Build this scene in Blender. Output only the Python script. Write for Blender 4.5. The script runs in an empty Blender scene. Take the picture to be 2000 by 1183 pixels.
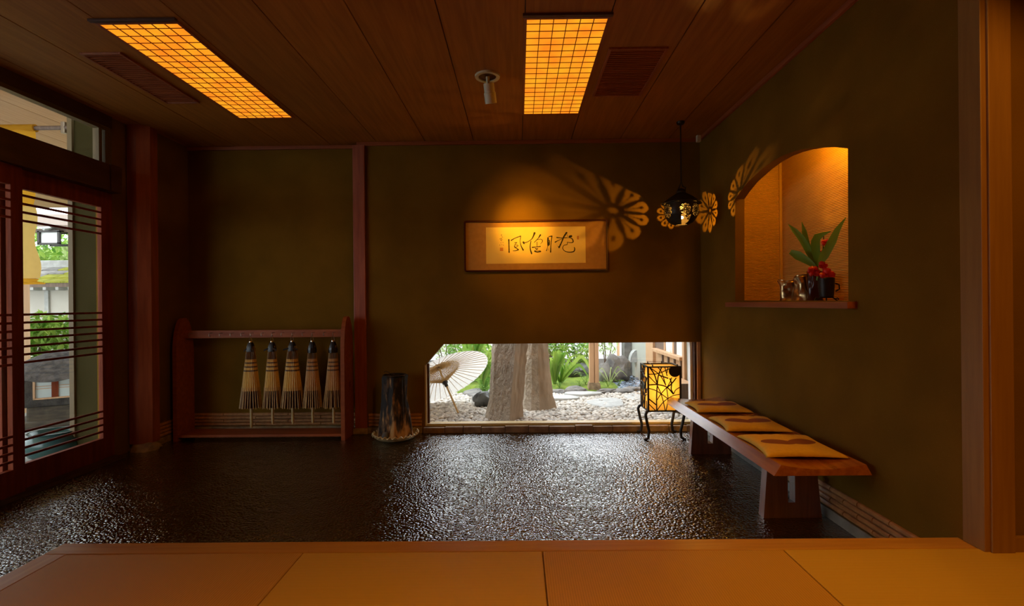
import bpy, bmesh, math, random
from mathutils import Vector, Matrix, Euler
random.seed(7)
PI = math.pi
C = bpy.context.scene.collection
SC = bpy.context.scene

# ------------------------------------------------------------------ camera
F = 960.0
YAW, ROLL, SHX = 0.0065, -0.0100, -6.6/2000
cam_d = bpy.data.cameras.new('camera'); cam = bpy.data.objects.new('camera', cam_d); C.objects.link(cam)
cam_d.sensor_width = 36; cam_d.lens = 36*F/2000; cam_d.shift_x = SHX; cam_d.shift_y = 0.0006
cam_d.clip_start = 0.02; cam_d.clip_end = 200
CAMR = Matrix.Rotation(YAW, 4, 'Z') @ Matrix.Rotation(PI/2, 4, 'X') @ Matrix.Rotation(ROLL, 4, 'Z')
EYE = Vector((0, 0, 1.2))
cam.matrix_world = Matrix.Translation(EYE) @ CAMR
SC.camera = cam

# ------------------------------------------------------------------ world, lights, exposure
SC.view_settings.view_transform = 'Standard'; SC.view_settings.look = 'None'
SC.view_settings.exposure = 0.0; SC.view_settings.gamma = 1.0; SC.view_settings.use_curve_mapping = False
W = bpy.data.worlds.new('world'); SC.world = W; W.use_nodes = True
bgn = W.node_tree.nodes['Background']
bgn.inputs[0].default_value = (0.88, 0.94, 1.0, 1); bgn.inputs[1].default_value = 5.4   # bright overcast sky
try:
    SC.cycles.use_denoising = True; SC.cycles.sample_clamp_indirect = 6.0; SC.cycles.sample_clamp_direct = 30.0
    SC.cycles.max_bounces = 8; SC.cycles.transparent_max_bounces = 24
except Exception: pass
WARM = (1.0, 0.40, 0.045)
def area(name, loc, rot, size, power, col=WARM, size_y=None, spread=None):
    d = bpy.data.lights.new(name, 'AREA'); d.energy = power; d.color = col; d.size = size
    if size_y: d.shape = 'RECTANGLE'; d.size_y = size_y
    if spread: d.spread = spread
    o = bpy.data.objects.new(name, d); C.objects.link(o); o.location = loc; o.rotation_euler = rot
    return o
def spot(name, loc, target, power, deg, blend=.5, rad=.02, col=WARM):
    d = bpy.data.lights.new(name, 'SPOT'); d.energy = power; d.color = col
    d.spot_size = math.radians(deg); d.spot_blend = blend; d.shadow_soft_size = rad
    o = bpy.data.objects.new(name, d); C.objects.link(o); o.location = loc
    o.rotation_euler = (Vector(target)-Vector(loc)).to_track_quat('-Z', 'Y').to_euler()
    return o
def point(name, loc, power, rad=.02, col=WARM):
    d = bpy.data.lights.new(name, 'POINT'); d.energy = power; d.color = col; d.shadow_soft_size = rad
    o = bpy.data.objects.new(name, d); C.objects.link(o); o.location = loc
    return o
# lamps of the raised room around the camera, with added fill lights among them
area('room_warm_fill', (0.2, 0.15, 2.66), (0, 0, 0), 1.6, 22, (1, .42, .04), .5, math.radians(105))  # unseen fill light, added to lift the warm level of the interior
spot('room_spot_lamp', (1.74, 0.25, 2.55), (1.35, 3.0, 0.5), 60, 62, .6, .03, (1, .42, .04))
spot('room_tatami_lamp', (1.25, 1.05, 2.6), (1.3, 1.6, 0.3), 14, 60, .9, .04, (1, .42, .04))
spot('rack_fill_spot', (0.9, 0.9, 2.6), (-1.8, 4.5, 0.55), 42, 40, .8, .03, (1, .42, .04))  # extra spot added to brighten the umbrellas, no fixture belongs to it
# picture spot in the entrance ceiling
spot('picture_spot_lamp', (-0.155, 3.37, 2.56), (0.05, 4.6, 1.93), 165, 27, 1.0, .05, (1, .47, .035))
spot('picture_spill_lamp', (-0.16, 3.36, 2.56), (0.15, 4.6, 1.80), 55, 62, 1.0, .05, (1, .45, .03))

def camray(px, py):
    v = Vector(((px-1000+2000*SHX)/F, -(py-591.5-2000*.0006)/F, -1))
    return (CAMR.to_3x3() @ v)
def on_x(px, py, X): d = camray(px, py); return EYE + d*(X/d.x)
def on_y(px, py, Y): d = camray(px, py); return EYE + d*(Y/d.y)
def on_z(px, py, Z): d = camray(px, py); return EYE + d*((Z-EYE.z)/d.z)
def on_pl(px, py, p, n):
    d = camray(px, py); n = Vector(n); return EYE + d*((Vector(p)-EYE).dot(n)/d.dot(n))

# ------------------------------------------------------------------ materials
def nt(name):
    m = bpy.data.materials.new(name); m.use_nodes = True
    t = m.node_tree; return m, t, t.nodes['Principled BSDF']
def N(t, ty, **kw):
    n = t.nodes.new(ty)
    for k, v in kw.items(): setattr(n, k, v)
    return n
def lin(t, a, b): t.links.new(a, b)
def c4(c): return (c[0], c[1], c[2], 1)
def mat(name, c1, c2=None, rough=.6, scale=4., stretch=(1, 1, 1), bump=0., bscale=None, bdist=.002, metal=0., spec=.5,
        detail=4., lo=.35, hi=.65, speck=None, rnd=0.):
    m, t, b = nt(name)
    b.inputs['Roughness'].default_value = rough; b.inputs['Metallic'].default_value = metal
    b.inputs['Specular IOR Level'].default_value = spec
    tc = N(t, 'ShaderNodeTexCoord'); mp = N(t, 'ShaderNodeMapping'); mp.inputs['Scale'].default_value = stretch
    lin(t, tc.outputs['Object'], mp.inputs[0])
    col = None
    if c2:
        n = N(t, 'ShaderNodeTexNoise'); n.inputs['Scale'].default_value = scale; n.inputs['Detail'].default_value = detail
        lin(t, mp.outputs[0], n.inputs['Vector'])
        r = N(t, 'ShaderNodeMapRange'); r.inputs[1].default_value = lo; r.inputs[2].default_value = hi
        lin(t, n.outputs[0], r.inputs[0])
        x = N(t, 'ShaderNodeMix', data_type='RGBA'); x.inputs[6].default_value = c4(c1); x.inputs[7].default_value = c4(c2)
        lin(t, r.outputs[0], x.inputs[0]); col = x.outputs[2]
        if speck:
            n2 = N(t, 'ShaderNodeTexNoise'); n2.inputs['Scale'].default_value = speck[1]; lin(t, tc.outputs['Object'], n2.inputs['Vector'])
            r2 = N(t, 'ShaderNodeMapRange'); r2.inputs[1].default_value = speck[2]; r2.inputs[2].default_value = speck[2]+.03
            lin(t, n2.outputs[0], r2.inputs[0])
            x2 = N(t, 'ShaderNodeMix', data_type='RGBA'); x2.inputs[7].default_value = c4(speck[0])
            lin(t, r2.outputs[0], x2.inputs[0]); lin(t, col, x2.inputs[6]); col = x2.outputs[2]
    if rnd:
        oi = N(t, 'ShaderNodeObjectInfo'); g = N(t, 'ShaderNodeNewGeometry')
        ad = N(t, 'ShaderNodeMath', operation='ADD'); lin(t, oi.outputs['Random'], ad.inputs[0]); lin(t, g.outputs['Random Per Island'], ad.inputs[1])
        fr = N(t, 'ShaderNodeMath', operation='FRACT'); lin(t, ad.outputs[0], fr.inputs[0])
        mr = N(t, 'ShaderNodeMapRange'); mr.inputs[3].default_value = 1-rnd; mr.inputs[4].default_value = 1+rnd
        lin(t, fr.outputs[0], mr.inputs[0])
        hs = N(t, 'ShaderNodeHueSaturation'); lin(t, mr.outputs[0], hs.inputs['Value'])
        if col: lin(t, col, hs.inputs['Color'])
        else: hs.inputs['Color'].default_value = c4(c1)
        col = hs.outputs[0]
    if col: lin(t, col, b.inputs['Base Color'])
    else: b.inputs['Base Color'].default_value = c4(c1)
    if bump:
        n = N(t, 'ShaderNodeTexNoise'); n.inputs['Scale'].default_value = bscale or scale; n.inputs['Detail'].default_value = 5
        lin(t, mp.outputs[0], n.inputs['Vector'])
        bp = N(t, 'ShaderNodeBump'); bp.inputs['Strength'].default_value = bump; bp.inputs['Distance'].default_value = bdist
        lin(t, n.outputs[0], bp.inputs['Height']); lin(t, bp.outputs[0], b.inputs['Normal'])
    return m
def emis(name, c, s):
    m, t, b = nt(name); b.inputs['Base Color'].default_value = (0, 0, 0, 1)
    b.inputs['Emission Color'].default_value = c4(c); b.inputs['Emission Strength'].default_value = s
    return m
def leafmat(name, c1, c2, tr=.45):
    m = bpy.data.materials.new(name); m.use_nodes = True; t = m.node_tree; t.nodes.clear()
    out = N(t, 'ShaderNodeOutputMaterial'); g = N(t, 'ShaderNodeNewGeometry'); oi = N(t, 'ShaderNodeObjectInfo')
    ad = N(t, 'ShaderNodeMath', operation='ADD'); lin(t, oi.outputs['Random'], ad.inputs[0]); lin(t, g.outputs['Random Per Island'], ad.inputs[1])
    fr = N(t, 'ShaderNodeMath', operation='FRACT'); lin(t, ad.outputs[0], fr.inputs[0])
    x = N(t, 'ShaderNodeMix', data_type='RGBA'); x.inputs[6].default_value = c4(c1); x.inputs[7].default_value = c4(c2)
    lin(t, fr.outputs[0], x.inputs[0])
    d = N(t, 'ShaderNodeBsdfPrincipled'); d.inputs['Roughness'].default_value = .45; lin(t, x.outputs[2], d.inputs['Base Color'])
    tl = N(t, 'ShaderNodeBsdfTranslucent'); lin(t, x.outputs[2], tl.inputs[0])
    mx = N(t, 'ShaderNodeMixShader'); mx.inputs[0].default_value = tr
    lin(t, d.outputs[0], mx.inputs[1]); lin(t, tl.outputs[0], mx.inputs[2]); lin(t, mx.outputs[0], out.inputs[0])
    return m
def papermat(name, c, tr=.6, em=None, es=0.):
    m = bpy.data.materials.new(name); m.use_nodes = True; t = m.node_tree; t.nodes.clear()
    out = N(t, 'ShaderNodeOutputMaterial')
    tc = N(t, 'ShaderNodeTexCoord'); n = N(t, 'ShaderNodeTexNoise'); n.inputs['Scale'].default_value = 25; lin(t, tc.outputs['Object'], n.inputs['Vector'])
    x = N(t, 'ShaderNodeMix', data_type='RGBA'); x.inputs[6].default_value = c4([k*.85 for k in c]); x.inputs[7].default_value = c4(c)
    lin(t, n.outputs[0], x.inputs[0])
    d = N(t, 'ShaderNodeBsdfDiffuse'); lin(t, x.outputs[2], d.inputs[0])
    tl = N(t, 'ShaderNodeBsdfTranslucent'); lin(t, x.outputs[2], tl.inputs[0])
    mx = N(t, 'ShaderNodeMixShader'); mx.inputs[0].default_value = tr
    lin(t, d.outputs[0], mx.inputs[1]); lin(t, tl.outputs[0], mx.inputs[2]); res = mx.outputs[0]
    if em:
        e = N(t, 'ShaderNodeEmission'); e.inputs[0].default_value = c4(em); e.inputs[1].default_value = es
        a = N(t, 'ShaderNodeAddShader'); lin(t, res, a.inputs[0]); lin(t, e.outputs[0], a.inputs[1]); res = a.outputs[0]
    lin(t, res, out.inputs[0]); return m
def glassmat(name, refl=1.0, tint=(1, 1, 1)):
    m = bpy.data.materials.new(name); m.use_nodes = True; t = m.node_tree; t.nodes.clear()
    out = N(t, 'ShaderNodeOutputMaterial'); tr = N(t, 'ShaderNodeBsdfTransparent'); tr.inputs[0].default_value = c4(tint)
    gl = N(t, 'ShaderNodeBsdfGlossy'); gl.inputs['Roughness'].default_value = .02
    g = N(t, 'ShaderNodeNewGeometry'); dt = N(t, 'ShaderNodeVectorMath', operation='DOT_PRODUCT')
    lin(t, g.outputs['Incoming'], dt.inputs[0]); lin(t, g.outputs['Normal'], dt.inputs[1])
    ab = N(t, 'ShaderNodeMath', operation='ABSOLUTE'); lin(t, dt.outputs['Value'], ab.inputs[0])
    om = N(t, 'ShaderNodeMath', operation='SUBTRACT'); om.inputs[0].default_value = 1; lin(t, ab.outputs[0], om.inputs[1])
    pw = N(t, 'ShaderNodeMath', operation='POWER'); pw.inputs[1].default_value = 5; lin(t, om.outputs[0], pw.inputs[0])
    mu = N(t, 'ShaderNodeMath', operation='MULTIPLY_ADD'); mu.inputs[1].default_value = .6*refl; mu.inputs[2].default_value = .03*refl; lin(t, pw.outputs[0], mu.inputs[0])
    mx = N(t, 'ShaderNodeMixShader'); lin(t, mu.outputs[0], mx.inputs[0]); lin(t, tr.outputs[0], mx.inputs[1]); lin(t, gl.outputs[0], mx.inputs[2])
    lin(t, mx.outputs[0], out.inputs[0]); return m
def floormat():
    m, t, b = nt('washed_pebble_floor')
    tc = N(t, 'ShaderNodeTexCoord')
    v = N(t, 'ShaderNodeTexVoronoi'); v.inputs['Scale'].default_value = 70; v.feature = 'SMOOTH_F1'; v.inputs['Smoothness'].default_value = .35
    lin(t, tc.outputs['Object'], v.inputs['Vector'])
    v2 = N(t, 'ShaderNodeTexVoronoi'); v2.inputs['Scale'].default_value = 70; lin(t, tc.outputs['Object'], v2.inputs['Vector'])
    r = N(t, 'ShaderNodeValToRGB'); e = r.color_ramp.elements
    e[0].color = (.008, .005, .002, 1); e[1].color = (.036, .024, .010, 1)
    sp = N(t, 'ShaderNodeSeparateColor'); lin(t, v2.outputs['Color'], sp.inputs[0]); lin(t, sp.outputs[0], r.inputs[0])
    lin(t, r.outputs[0], b.inputs['Base Color'])
    n = N(t, 'ShaderNodeTexNoise'); n.inputs['Scale'].default_value = 1.6; lin(t, tc.outputs['Object'], n.inputs['Vector'])
    mr = N(t, 'ShaderNodeMapRange'); mr.inputs[1].default_value = .35; mr.inputs[2].default_value = .65; mr.inputs[3].default_value = .7; mr.inputs[4].default_value = 1.0
    lin(t, n.outputs[0], mr.inputs[0])
    inv = N(t, 'ShaderNodeMath', operation='SUBTRACT'); inv.inputs[0].default_value = 1; lin(t, v.outputs['Distance'], inv.inputs[1])
    n3 = N(t, 'ShaderNodeTexNoise'); n3.inputs['Scale'].default_value = 9; lin(t, tc.outputs['Object'], n3.inputs['Vector'])
    a3 = N(t, 'ShaderNodeMath', operation='MULTIPLY_ADD'); a3.inputs[1].default_value = 1.5; lin(t, n3.outputs[0], a3.inputs[0]); lin(t, inv.outputs[0], a3.inputs[2])
    bp = N(t, 'ShaderNodeBump'); bp.inputs['Distance'].default_value = .0065; lin(t, mr.outputs[0], bp.inputs['Strength'])
    lin(t, a3.outputs[0], bp.inputs['Height']); lin(t, bp.outputs[0], b.inputs['Normal']); lin(t, bp.outputs[0], b.inputs['Coat Normal'])
    b.inputs['Roughness'].default_value = .14; b.inputs['Specular IOR Level'].default_value = 1.0; b.inputs['IOR'].default_value = 1.6; b.inputs['Coat Weight'].default_value = 1.0; b.inputs['Coat IOR'].default_value = 2.1; b.inputs['Coat Roughness'].default_value = .05
    return m
def tatamimat(name, c1, c2, axis):
    m, t, b = nt(name); tc = N(t, 'ShaderNodeTexCoord')
    w = N(t, 'ShaderNodeTexWave'); w.bands_direction = axis; w.inputs['Scale'].default_value = 38; w.inputs['Distortion'].default_value = .6
    w.inputs['Detail'].default_value = 1; lin(t, tc.outputs['Object'], w.inputs['Vector'])
    x = N(t, 'ShaderNodeMix', data_type='RGBA'); x.inputs[6].default_value = c4(c1); x.inputs[7].default_value = c4(c2)
    lin(t, w.outputs[0], x.inputs[0]); lin(t, x.outputs[2], b.inputs['Base Color'])
    b.inputs['Roughness'].default_value = .55; b.inputs['Specular IOR Level'].default_value = .35
    bp = N(t, 'ShaderNodeBump'); bp.inputs['Strength'].default_value = .35; bp.inputs['Distance'].default_value = .001
    lin(t, w.outputs[0], bp.inputs['Height']); lin(t, bp.outputs[0], b.inputs['Normal']); return m
def cushionmat():
    m, t, b = nt('cushion_linen'); tc = N(t, 'ShaderNodeTexCoord')
    def ell(cx, cy, rot, a, c):
        mp = N(t, 'ShaderNodeMapping'); mp.vector_type = 'TEXTURE'
        mp.inputs['Location'].default_value = (cx, cy, 0); mp.inputs['Rotation'].default_value = (0, 0, math.radians(rot)); mp.inputs['Scale'].default_value = (a, c, 50)
        lin(t, tc.outputs['Object'], mp.inputs[0])
        l = N(t, 'ShaderNodeVectorMath', operation='LENGTH'); lin(t, mp.outputs[0], l.inputs[0]); return l.outputs['Value']
    e1 = ell(-.062, -.020, -17, .086, .046); e2 = ell(.064, -.010, 20, .080, .050)
    mn = N(t, 'ShaderNodeMath', operation='MINIMUM'); lin(t, e1, mn.inputs[0]); lin(t, e2, mn.inputs[1])
    lt = N(t, 'ShaderNodeMath', operation='LESS_THAN'); lt.inputs[1].default_value = 1.0; lin(t, mn.outputs[0], lt.inputs[0])
    n = N(t, 'ShaderNodeTexNoise'); n.inputs['Scale'].default_value = 60; lin(t, tc.outputs['Object'], n.inputs['Vector'])
    x0 = N(t, 'ShaderNodeMix', data_type='RGBA'); x0.inputs[6].default_value = (.74, .42, .04, 1); x0.inputs[7].default_value = (.90, .56, .07, 1)
    lin(t, n.outputs[0], x0.inputs[0])
    x = N(t, 'ShaderNodeMix', data_type='RGBA'); x.inputs[7].default_value = (.28, .075, .02, 1)
    lin(t, lt.outputs[0], x.inputs[0]); lin(t, x0.outputs[2], x.inputs[6]); lin(t, x.outputs[2], b.inputs['Base Color'])
    b.inputs['Roughness'].default_value = .8
    bp = N(t, 'ShaderNodeBump'); bp.inputs['Strength'].default_value = .2; bp.inputs['Distance'].default_value = .002
    lin(t, n.outputs[0], bp.inputs['Height']); lin(t, bp.outputs[0], b.inputs['Normal']); return m
def panelmat():
    m, t, b = nt('lit_shoji_paper'); tc = N(t, 'ShaderNodeTexCoord')
    n = N(t, 'ShaderNodeTexNoise'); n.inputs['Scale'].default_value = 6; lin(t, tc.outputs['Object'], n.inputs['Vector'])
    r = N(t, 'ShaderNodeMapRange'); r.inputs[1].default_value = .3; r.inputs[2].default_value = .7
    lin(t, n.outputs[0], r.inputs[0])
    x = N(t, 'ShaderNodeMix', data_type='RGBA'); x.inputs[6].default_value = (1, .24, .012, 1); x.inputs[7].default_value = (1, .40, .016, 1)
    lin(t, r.outputs[0], x.inputs[0]); lin(t, x.outputs[2], b.inputs['Emission Color']); b.inputs['Emission Strength'].default_value = 1.08
    b.inputs['Base Color'].default_value = (0, 0, 0, 1); b.inputs['Specular IOR Level'].default_value = 0; return m

M = dict(
    plaster=mat('olive_plaster', (.188, .096, .008), (.150, .076, .006), .9, 3, spec=.12, bump=.5, bscale=160, bdist=.002, speck=((.34, .25, .08), 300, .72)),
    plaster_out=mat('outer_plaster', (.05, .040, .014), (.04, .032, .01), .85, 3, spec=.05, bump=.3, bscale=120),
    red_wood=mat('red_brown_wood', (.36, .085, .03), (.25, .05, .018), .45, 5, (6, 6, .6), bump=.1, bscale=12, rnd=.06),
    red_wood_y=mat('red_brown_wood_long', (.36, .10, .035), (.25, .06, .02), .45, 5, (6, .5, 6), bump=.1, bscale=12),
    red_wood_x=mat('rack_wood', (.34, .085, .018), (.25, .055, .012), .5, 5, (.5, 6, 6), spec=.3, bump=.1, bscale=12),
    door_wood=mat('door_wood', (.22, .040, .010), (.15, .024, .006), .6, spec=.15, scale=5, stretch=(6, 6, .6)),
    dark_wood=mat('dark_header_wood', (.09, .035, .02), (.06, .022, .012), .5, 5, (5, .5, 5)),
    jamb=mat('cypress_wood', (.30, .15, .03), (.25, .12, .022), .5, 6, (8, 8, .5), bump=.08, bscale=14),
    edge=mat('platform_edge_wood', (.54, .28, .07), (.46, .22, .05), .35, 6, (.5, 8, 8)),
    edge_y=mat('platform_side_wood', (.54, .28, .07), (.46, .22, .05), .35, 6, (8, .5, 8)),
    board=mat('ceiling_board_wood', (.40, .155, .022), (.31, .115, .015), .55, 5, (9, .5, 9), spec=.25, rnd=.08),
    bench=mat('bench_wood', (.48, .15, .03), (.32, .085, .018), .22, 5, (7, .6, 7), bump=.05, bscale=12),
    bench_leg=mat('bench_leg_wood', (.30, .075, .03), (.20, .045, .018), .4, 5, (7, 7, .6)),
    bamboo=mat('split_bamboo', (.52, .26, .10), (.38, .17, .065), .35, 8, (3, 3, 3), rnd=.12),
    concrete=mat('plinth_concrete', (.30, .29, .26), (.20, .19, .17), .7, 12, bump=.4, bscale=60),
    footstone=mat('foot_stone', (.42, .30, .17), (.22, .15, .09), .8, 14, bump=.8, bscale=25, bdist=.01),
    kerb=mat('kerb_stone', (.30, .19, .10), (.16, .09, .05), .75, 10, bump=.8, bscale=30, bdist=.006),
    iron=mat('black_iron', (.02, .016, .014), (.035, .028, .022), .45, 20, bump=.3, bscale=80, metal=.4),
    steel=mat('hook_metal', (.35, .28, .2), rough=.35, metal=.9),
    chrome=mat('bright_metal', (.8, .76, .68), rough=.2, metal=1.),
    lacquer=mat('dark_lacquer', (.07, .012, .006), rough=.25),
    mount=mat('mounting_silk', (.50, .25, .05), (.45, .22, .04), .7, 30),
    paper=mat('calligraphy_paper', (.88, .66, .20), (.84, .61, .17), .8, 8),
    ink=mat('ink', (.012, .009, .006), rough=.7),
    ink_pale=mat('pale_ink', (.06, .04, .02), rough=.7),
    seal=mat('seal_vermilion', (.62, .25, .06), rough=.8),
    white_paint=mat('cream_enamel', (.62, .60, .42), rough=.4),
    ceramic=mat('glazed_ceramic', (.62, .50, .26), (.45, .36, .19), .3, 20),
    bark=mat('weathered_bark', (.012, .009, .007), (.40, .20, .07), .85, 11, (1, 1, .45), bump=1., bscale=30, bdist=.012, lo=.52, hi=.66),
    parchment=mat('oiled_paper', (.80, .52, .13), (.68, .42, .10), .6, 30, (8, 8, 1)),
    brownpaper=mat('brown_oiled_paper', (.06, .022, .01), (.04, .014, .006), .5, 30, (8, 8, 1)),
    blackcloth=mat('black_oilcloth', (.012, .010, .012), rough=.35),
    bamboo_pale=mat('pale_bamboo', (.60, .46, .22), (.50, .36, .16), .45, 20),
    bamboo_rib=mat('bamboo_rib', (.62, .40, .14), (.46, .28, .10), .5, 20),
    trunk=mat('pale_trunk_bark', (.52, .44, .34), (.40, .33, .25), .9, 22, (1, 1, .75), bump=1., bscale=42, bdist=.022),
    pebble=mat('pale_pebble', (.50, .455, .39), rough=.6, rnd=.38),
    moss=mat('moss', (.20, .27, .02), (.10, .17, .015), .95, 9, bump=1., bscale=70, bdist=.02),
    soil=mat('garden_soil', (.07, .06, .045), (.045, .038, .03), .95, 6, bump=.6, bscale=30, bdist=.02),
    rock=mat('grey_rock', (.25, .235, .21), (.11, .105, .10), .8, 6, bump=.8, bscale=18, bdist=.02),
    darkrock=mat('dark_rock', (.12, .125, .12), (.05, .055, .055), .6, 6, bump=.6, bscale=18, bdist=.02),
    palestone=mat('pale_stone', (.48, .48, .455), (.37, .37, .35), .7, 12, bump=.5, bscale=60, bdist=.006),
    whitewall=mat('white_garden_wall', (.86, .86, .84), (.82, .82, .80), .9, 2),
    siding=mat('pale_siding', (.44, .44, .37), (.40, .40, .34), .8, 3),
    cedar=mat('pale_cedar', (.62, .37, .20), (.52, .30, .155), .6, 6, (8, 8, .5)),
    darkwood_out=mat('weathered_brown_wood', (.20, .13, .09), (.13, .085, .06), .7, 6, (8, 8, .6)),
    parasol=papermat('white_parasol_paper', (.74, .71, .66), .45),
    noren=papermat('yellow_cloth', (.66, .33, .03), .45),
    sudare=mat('sheer_screen', (.75, .52, .20), (.62, .42, .16), .8, 40, (1, 1, 8)),
    red_flower=mat('red_petal', (.85, .03, .012), (.60, .015, .01), .5, 30),
    thatch=mat('dark_roof_stone', (.11, .10, .095), (.04, .038, .036), .9, 20, bump=1., bscale=60, bdist=.01),
    roughwall=mat('rough_dark_wall', (.06, .055, .048), (.025, .022, .02), .9, 16, bump=.8, bscale=50, bdist=.01),
    woodstone=mat('brown_pedestal_stone', (.10, .078, .05), (.05, .04, .028), .8, 8, (1, 1, 4), bump=.6, bscale=30),
    shoji=mat('shoji_white', (.55, .62, .60), rough=.8),
    teal=mat('dark_teal_glaze', (.02, .07, .07), (.04, .10, .09), .2, 8),
    shingle=mat('grey_shingle', (.34, .33, .31), (.22, .21, .20), .85, 12, rnd=.25),
    mossroof=mat('yellow_moss', (.42, .42, .04), (.30, .33, .03), .95, 14, bump=1., bscale=60, bdist=.02),
    palewall=mat('pale_lime_wall', (.56, .52, .45), (.50, .46, .40), .9, 3),
    soffit=mat('soffit_board', (.50, .28, .12), (.42, .23, .09), .6, 5, (9, .5, 9), rnd=.06),
    frame_cream=mat('cream_window_frame', (.60, .46, .24), rough=.5),
    glass=glassmat('window_glass', 1.0), dglass=glassmat('door_glass', 1.0, (.90, .915, .90)), pglass=glassmat('picture_glass', .9),
    floor=floormat(), cushion=cushionmat(), panel=panelmat(),
    tat1=tatamimat('tatami_across', (.46, .25, .045), (.56, .31, .06), 'X'),
    tat2=tatamimat('tatami_along', (.50, .31, .05), (.62, .39, .07), 'Y'),
    niche=mat('niche_plaster', (.60, .34, .07), (.54, .30, .06), .8, 6, bump=.2, bscale=120),
    bronze=mat('crumpled_bronze', (.62, .42, .20), (.20, .11, .05), .25, 9, metal=.85),
    pond=mat('wet_blue_pebble', (.20, .25, .32), rough=.15, rnd=.6),
)
M['leaf_bright'] = leafmat('bright_leaf', (.10, .27, .03), (.45, .60, .13), .5)
M['leaf_mid'] = leafmat('mid_leaf', (.08, .22, .03), (.26, .45, .08), .45)
M['leaf_pale'] = leafmat('pale_leaf', (.30, .42, .12), (.60, .70, .32), .5)
M['leaf_dark'] = leafmat('dark_leaf', (.03, .09, .025), (.12, .24, .06), .35)
M['leaf_niche'] = leafmat('arrangement_leaf', (.16, .36, .035), (.24, .46, .06), .2)
M['lamp_paper'] = papermat('andon_paper', (.95, .80, .46), .6, (1, .50, .05), .10)
M['bulb_pendant'] = emis('pendant_bulb_glow', (1, .66, .28), 45)
for k_ in ('bench', 'bench_leg'):
    p_ = M[k_].node_tree.nodes['Principled BSDF']; p_.inputs['Coat Weight'].default_value = .8; p_.inputs['Coat Roughness'].default_value = .22; p_.inputs['Coat IOR'].default_value = 1.7
M['bulb_andon'] = emis('andon_bulb_glow', (1, .6, .2), 6)

M['paneout'] = mat('painted_reflection_glass', (.86, .88, .88), (.45, .58, .42), .08, 4, lo=.50, hi=.6)  # white and green tones paint the sky and greenery reflected in the panes
M['court'] = mat('pale_court_paving', (.42, .42, .40), (.30, .30, .28), .6, 3, bump=.3, bscale=30)
M['noren_sheer'] = papermat('sheer_yellow_cloth', (.72, .48, .15), .7)
M['trunk_smooth_shaded'] = mat('smooth_shaded_trunk_face', (.42, .31, .21), (.34, .25, .165), .85, 10, (1, 1, .4), bump=.5, bscale=60, bdist=.006)  # smoother side of the trunk; its darker brown paints in the right-hand shade
M['trim_tan'] = mat('tan_timber', (.13, .085, .028), rough=.6)

def barkmat():
    m, t, b = nt('weathered_bark'); tc = N(t, 'ShaderNodeTexCoord'); sp = N(t, 'ShaderNodeSeparateXYZ'); lin(t, tc.outputs['Object'], sp.inputs[0])
    mp = N(t, 'ShaderNodeMapping'); mp.inputs['Scale'].default_value = (1, 1, .3); lin(t, tc.outputs['Object'], mp.inputs[0])
    n = N(t, 'ShaderNodeTexNoise'); n.inputs['Scale'].default_value = 26; n.inputs['Detail'].default_value = 6; lin(t, mp.outputs[0], n.inputs['Vector'])
    r = N(t, 'ShaderNodeMapRange'); r.inputs[1].default_value = .05; r.inputs[2].default_value = .42; r.inputs[3].default_value = .10; r.inputs[4].default_value = -.12
    lin(t, sp.outputs['Z'], r.inputs[0]); ad = N(t, 'ShaderNodeMath', operation='ADD'); lin(t, n.outputs[0], ad.inputs[0]); lin(t, r.outputs[0], ad.inputs[1])
    cr = N(t, 'ShaderNodeValToRGB'); e = cr.color_ramp.elements; e[0].position = .42; e[0].color = (.012, .009, .008, 1); e[1].position = .66; e[1].color = (.50, .27, .09, 1)
    q = e.new(.52); q.color = (.10, .055, .025, 1); lin(t, ad.outputs[0], cr.inputs[0]); lin(t, cr.outputs[0], b.inputs['Base Color']); b.inputs['Roughness'].default_value = .8
    bp = N(t, 'ShaderNodeBump'); bp.inputs['Strength'].default_value = 1; bp.inputs['Distance'].default_value = .012; lin(t, n.outputs[0], bp.inputs['Height']); lin(t, bp.outputs[0], b.inputs['Normal']); return m
M['bark'] = barkmat()

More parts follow.
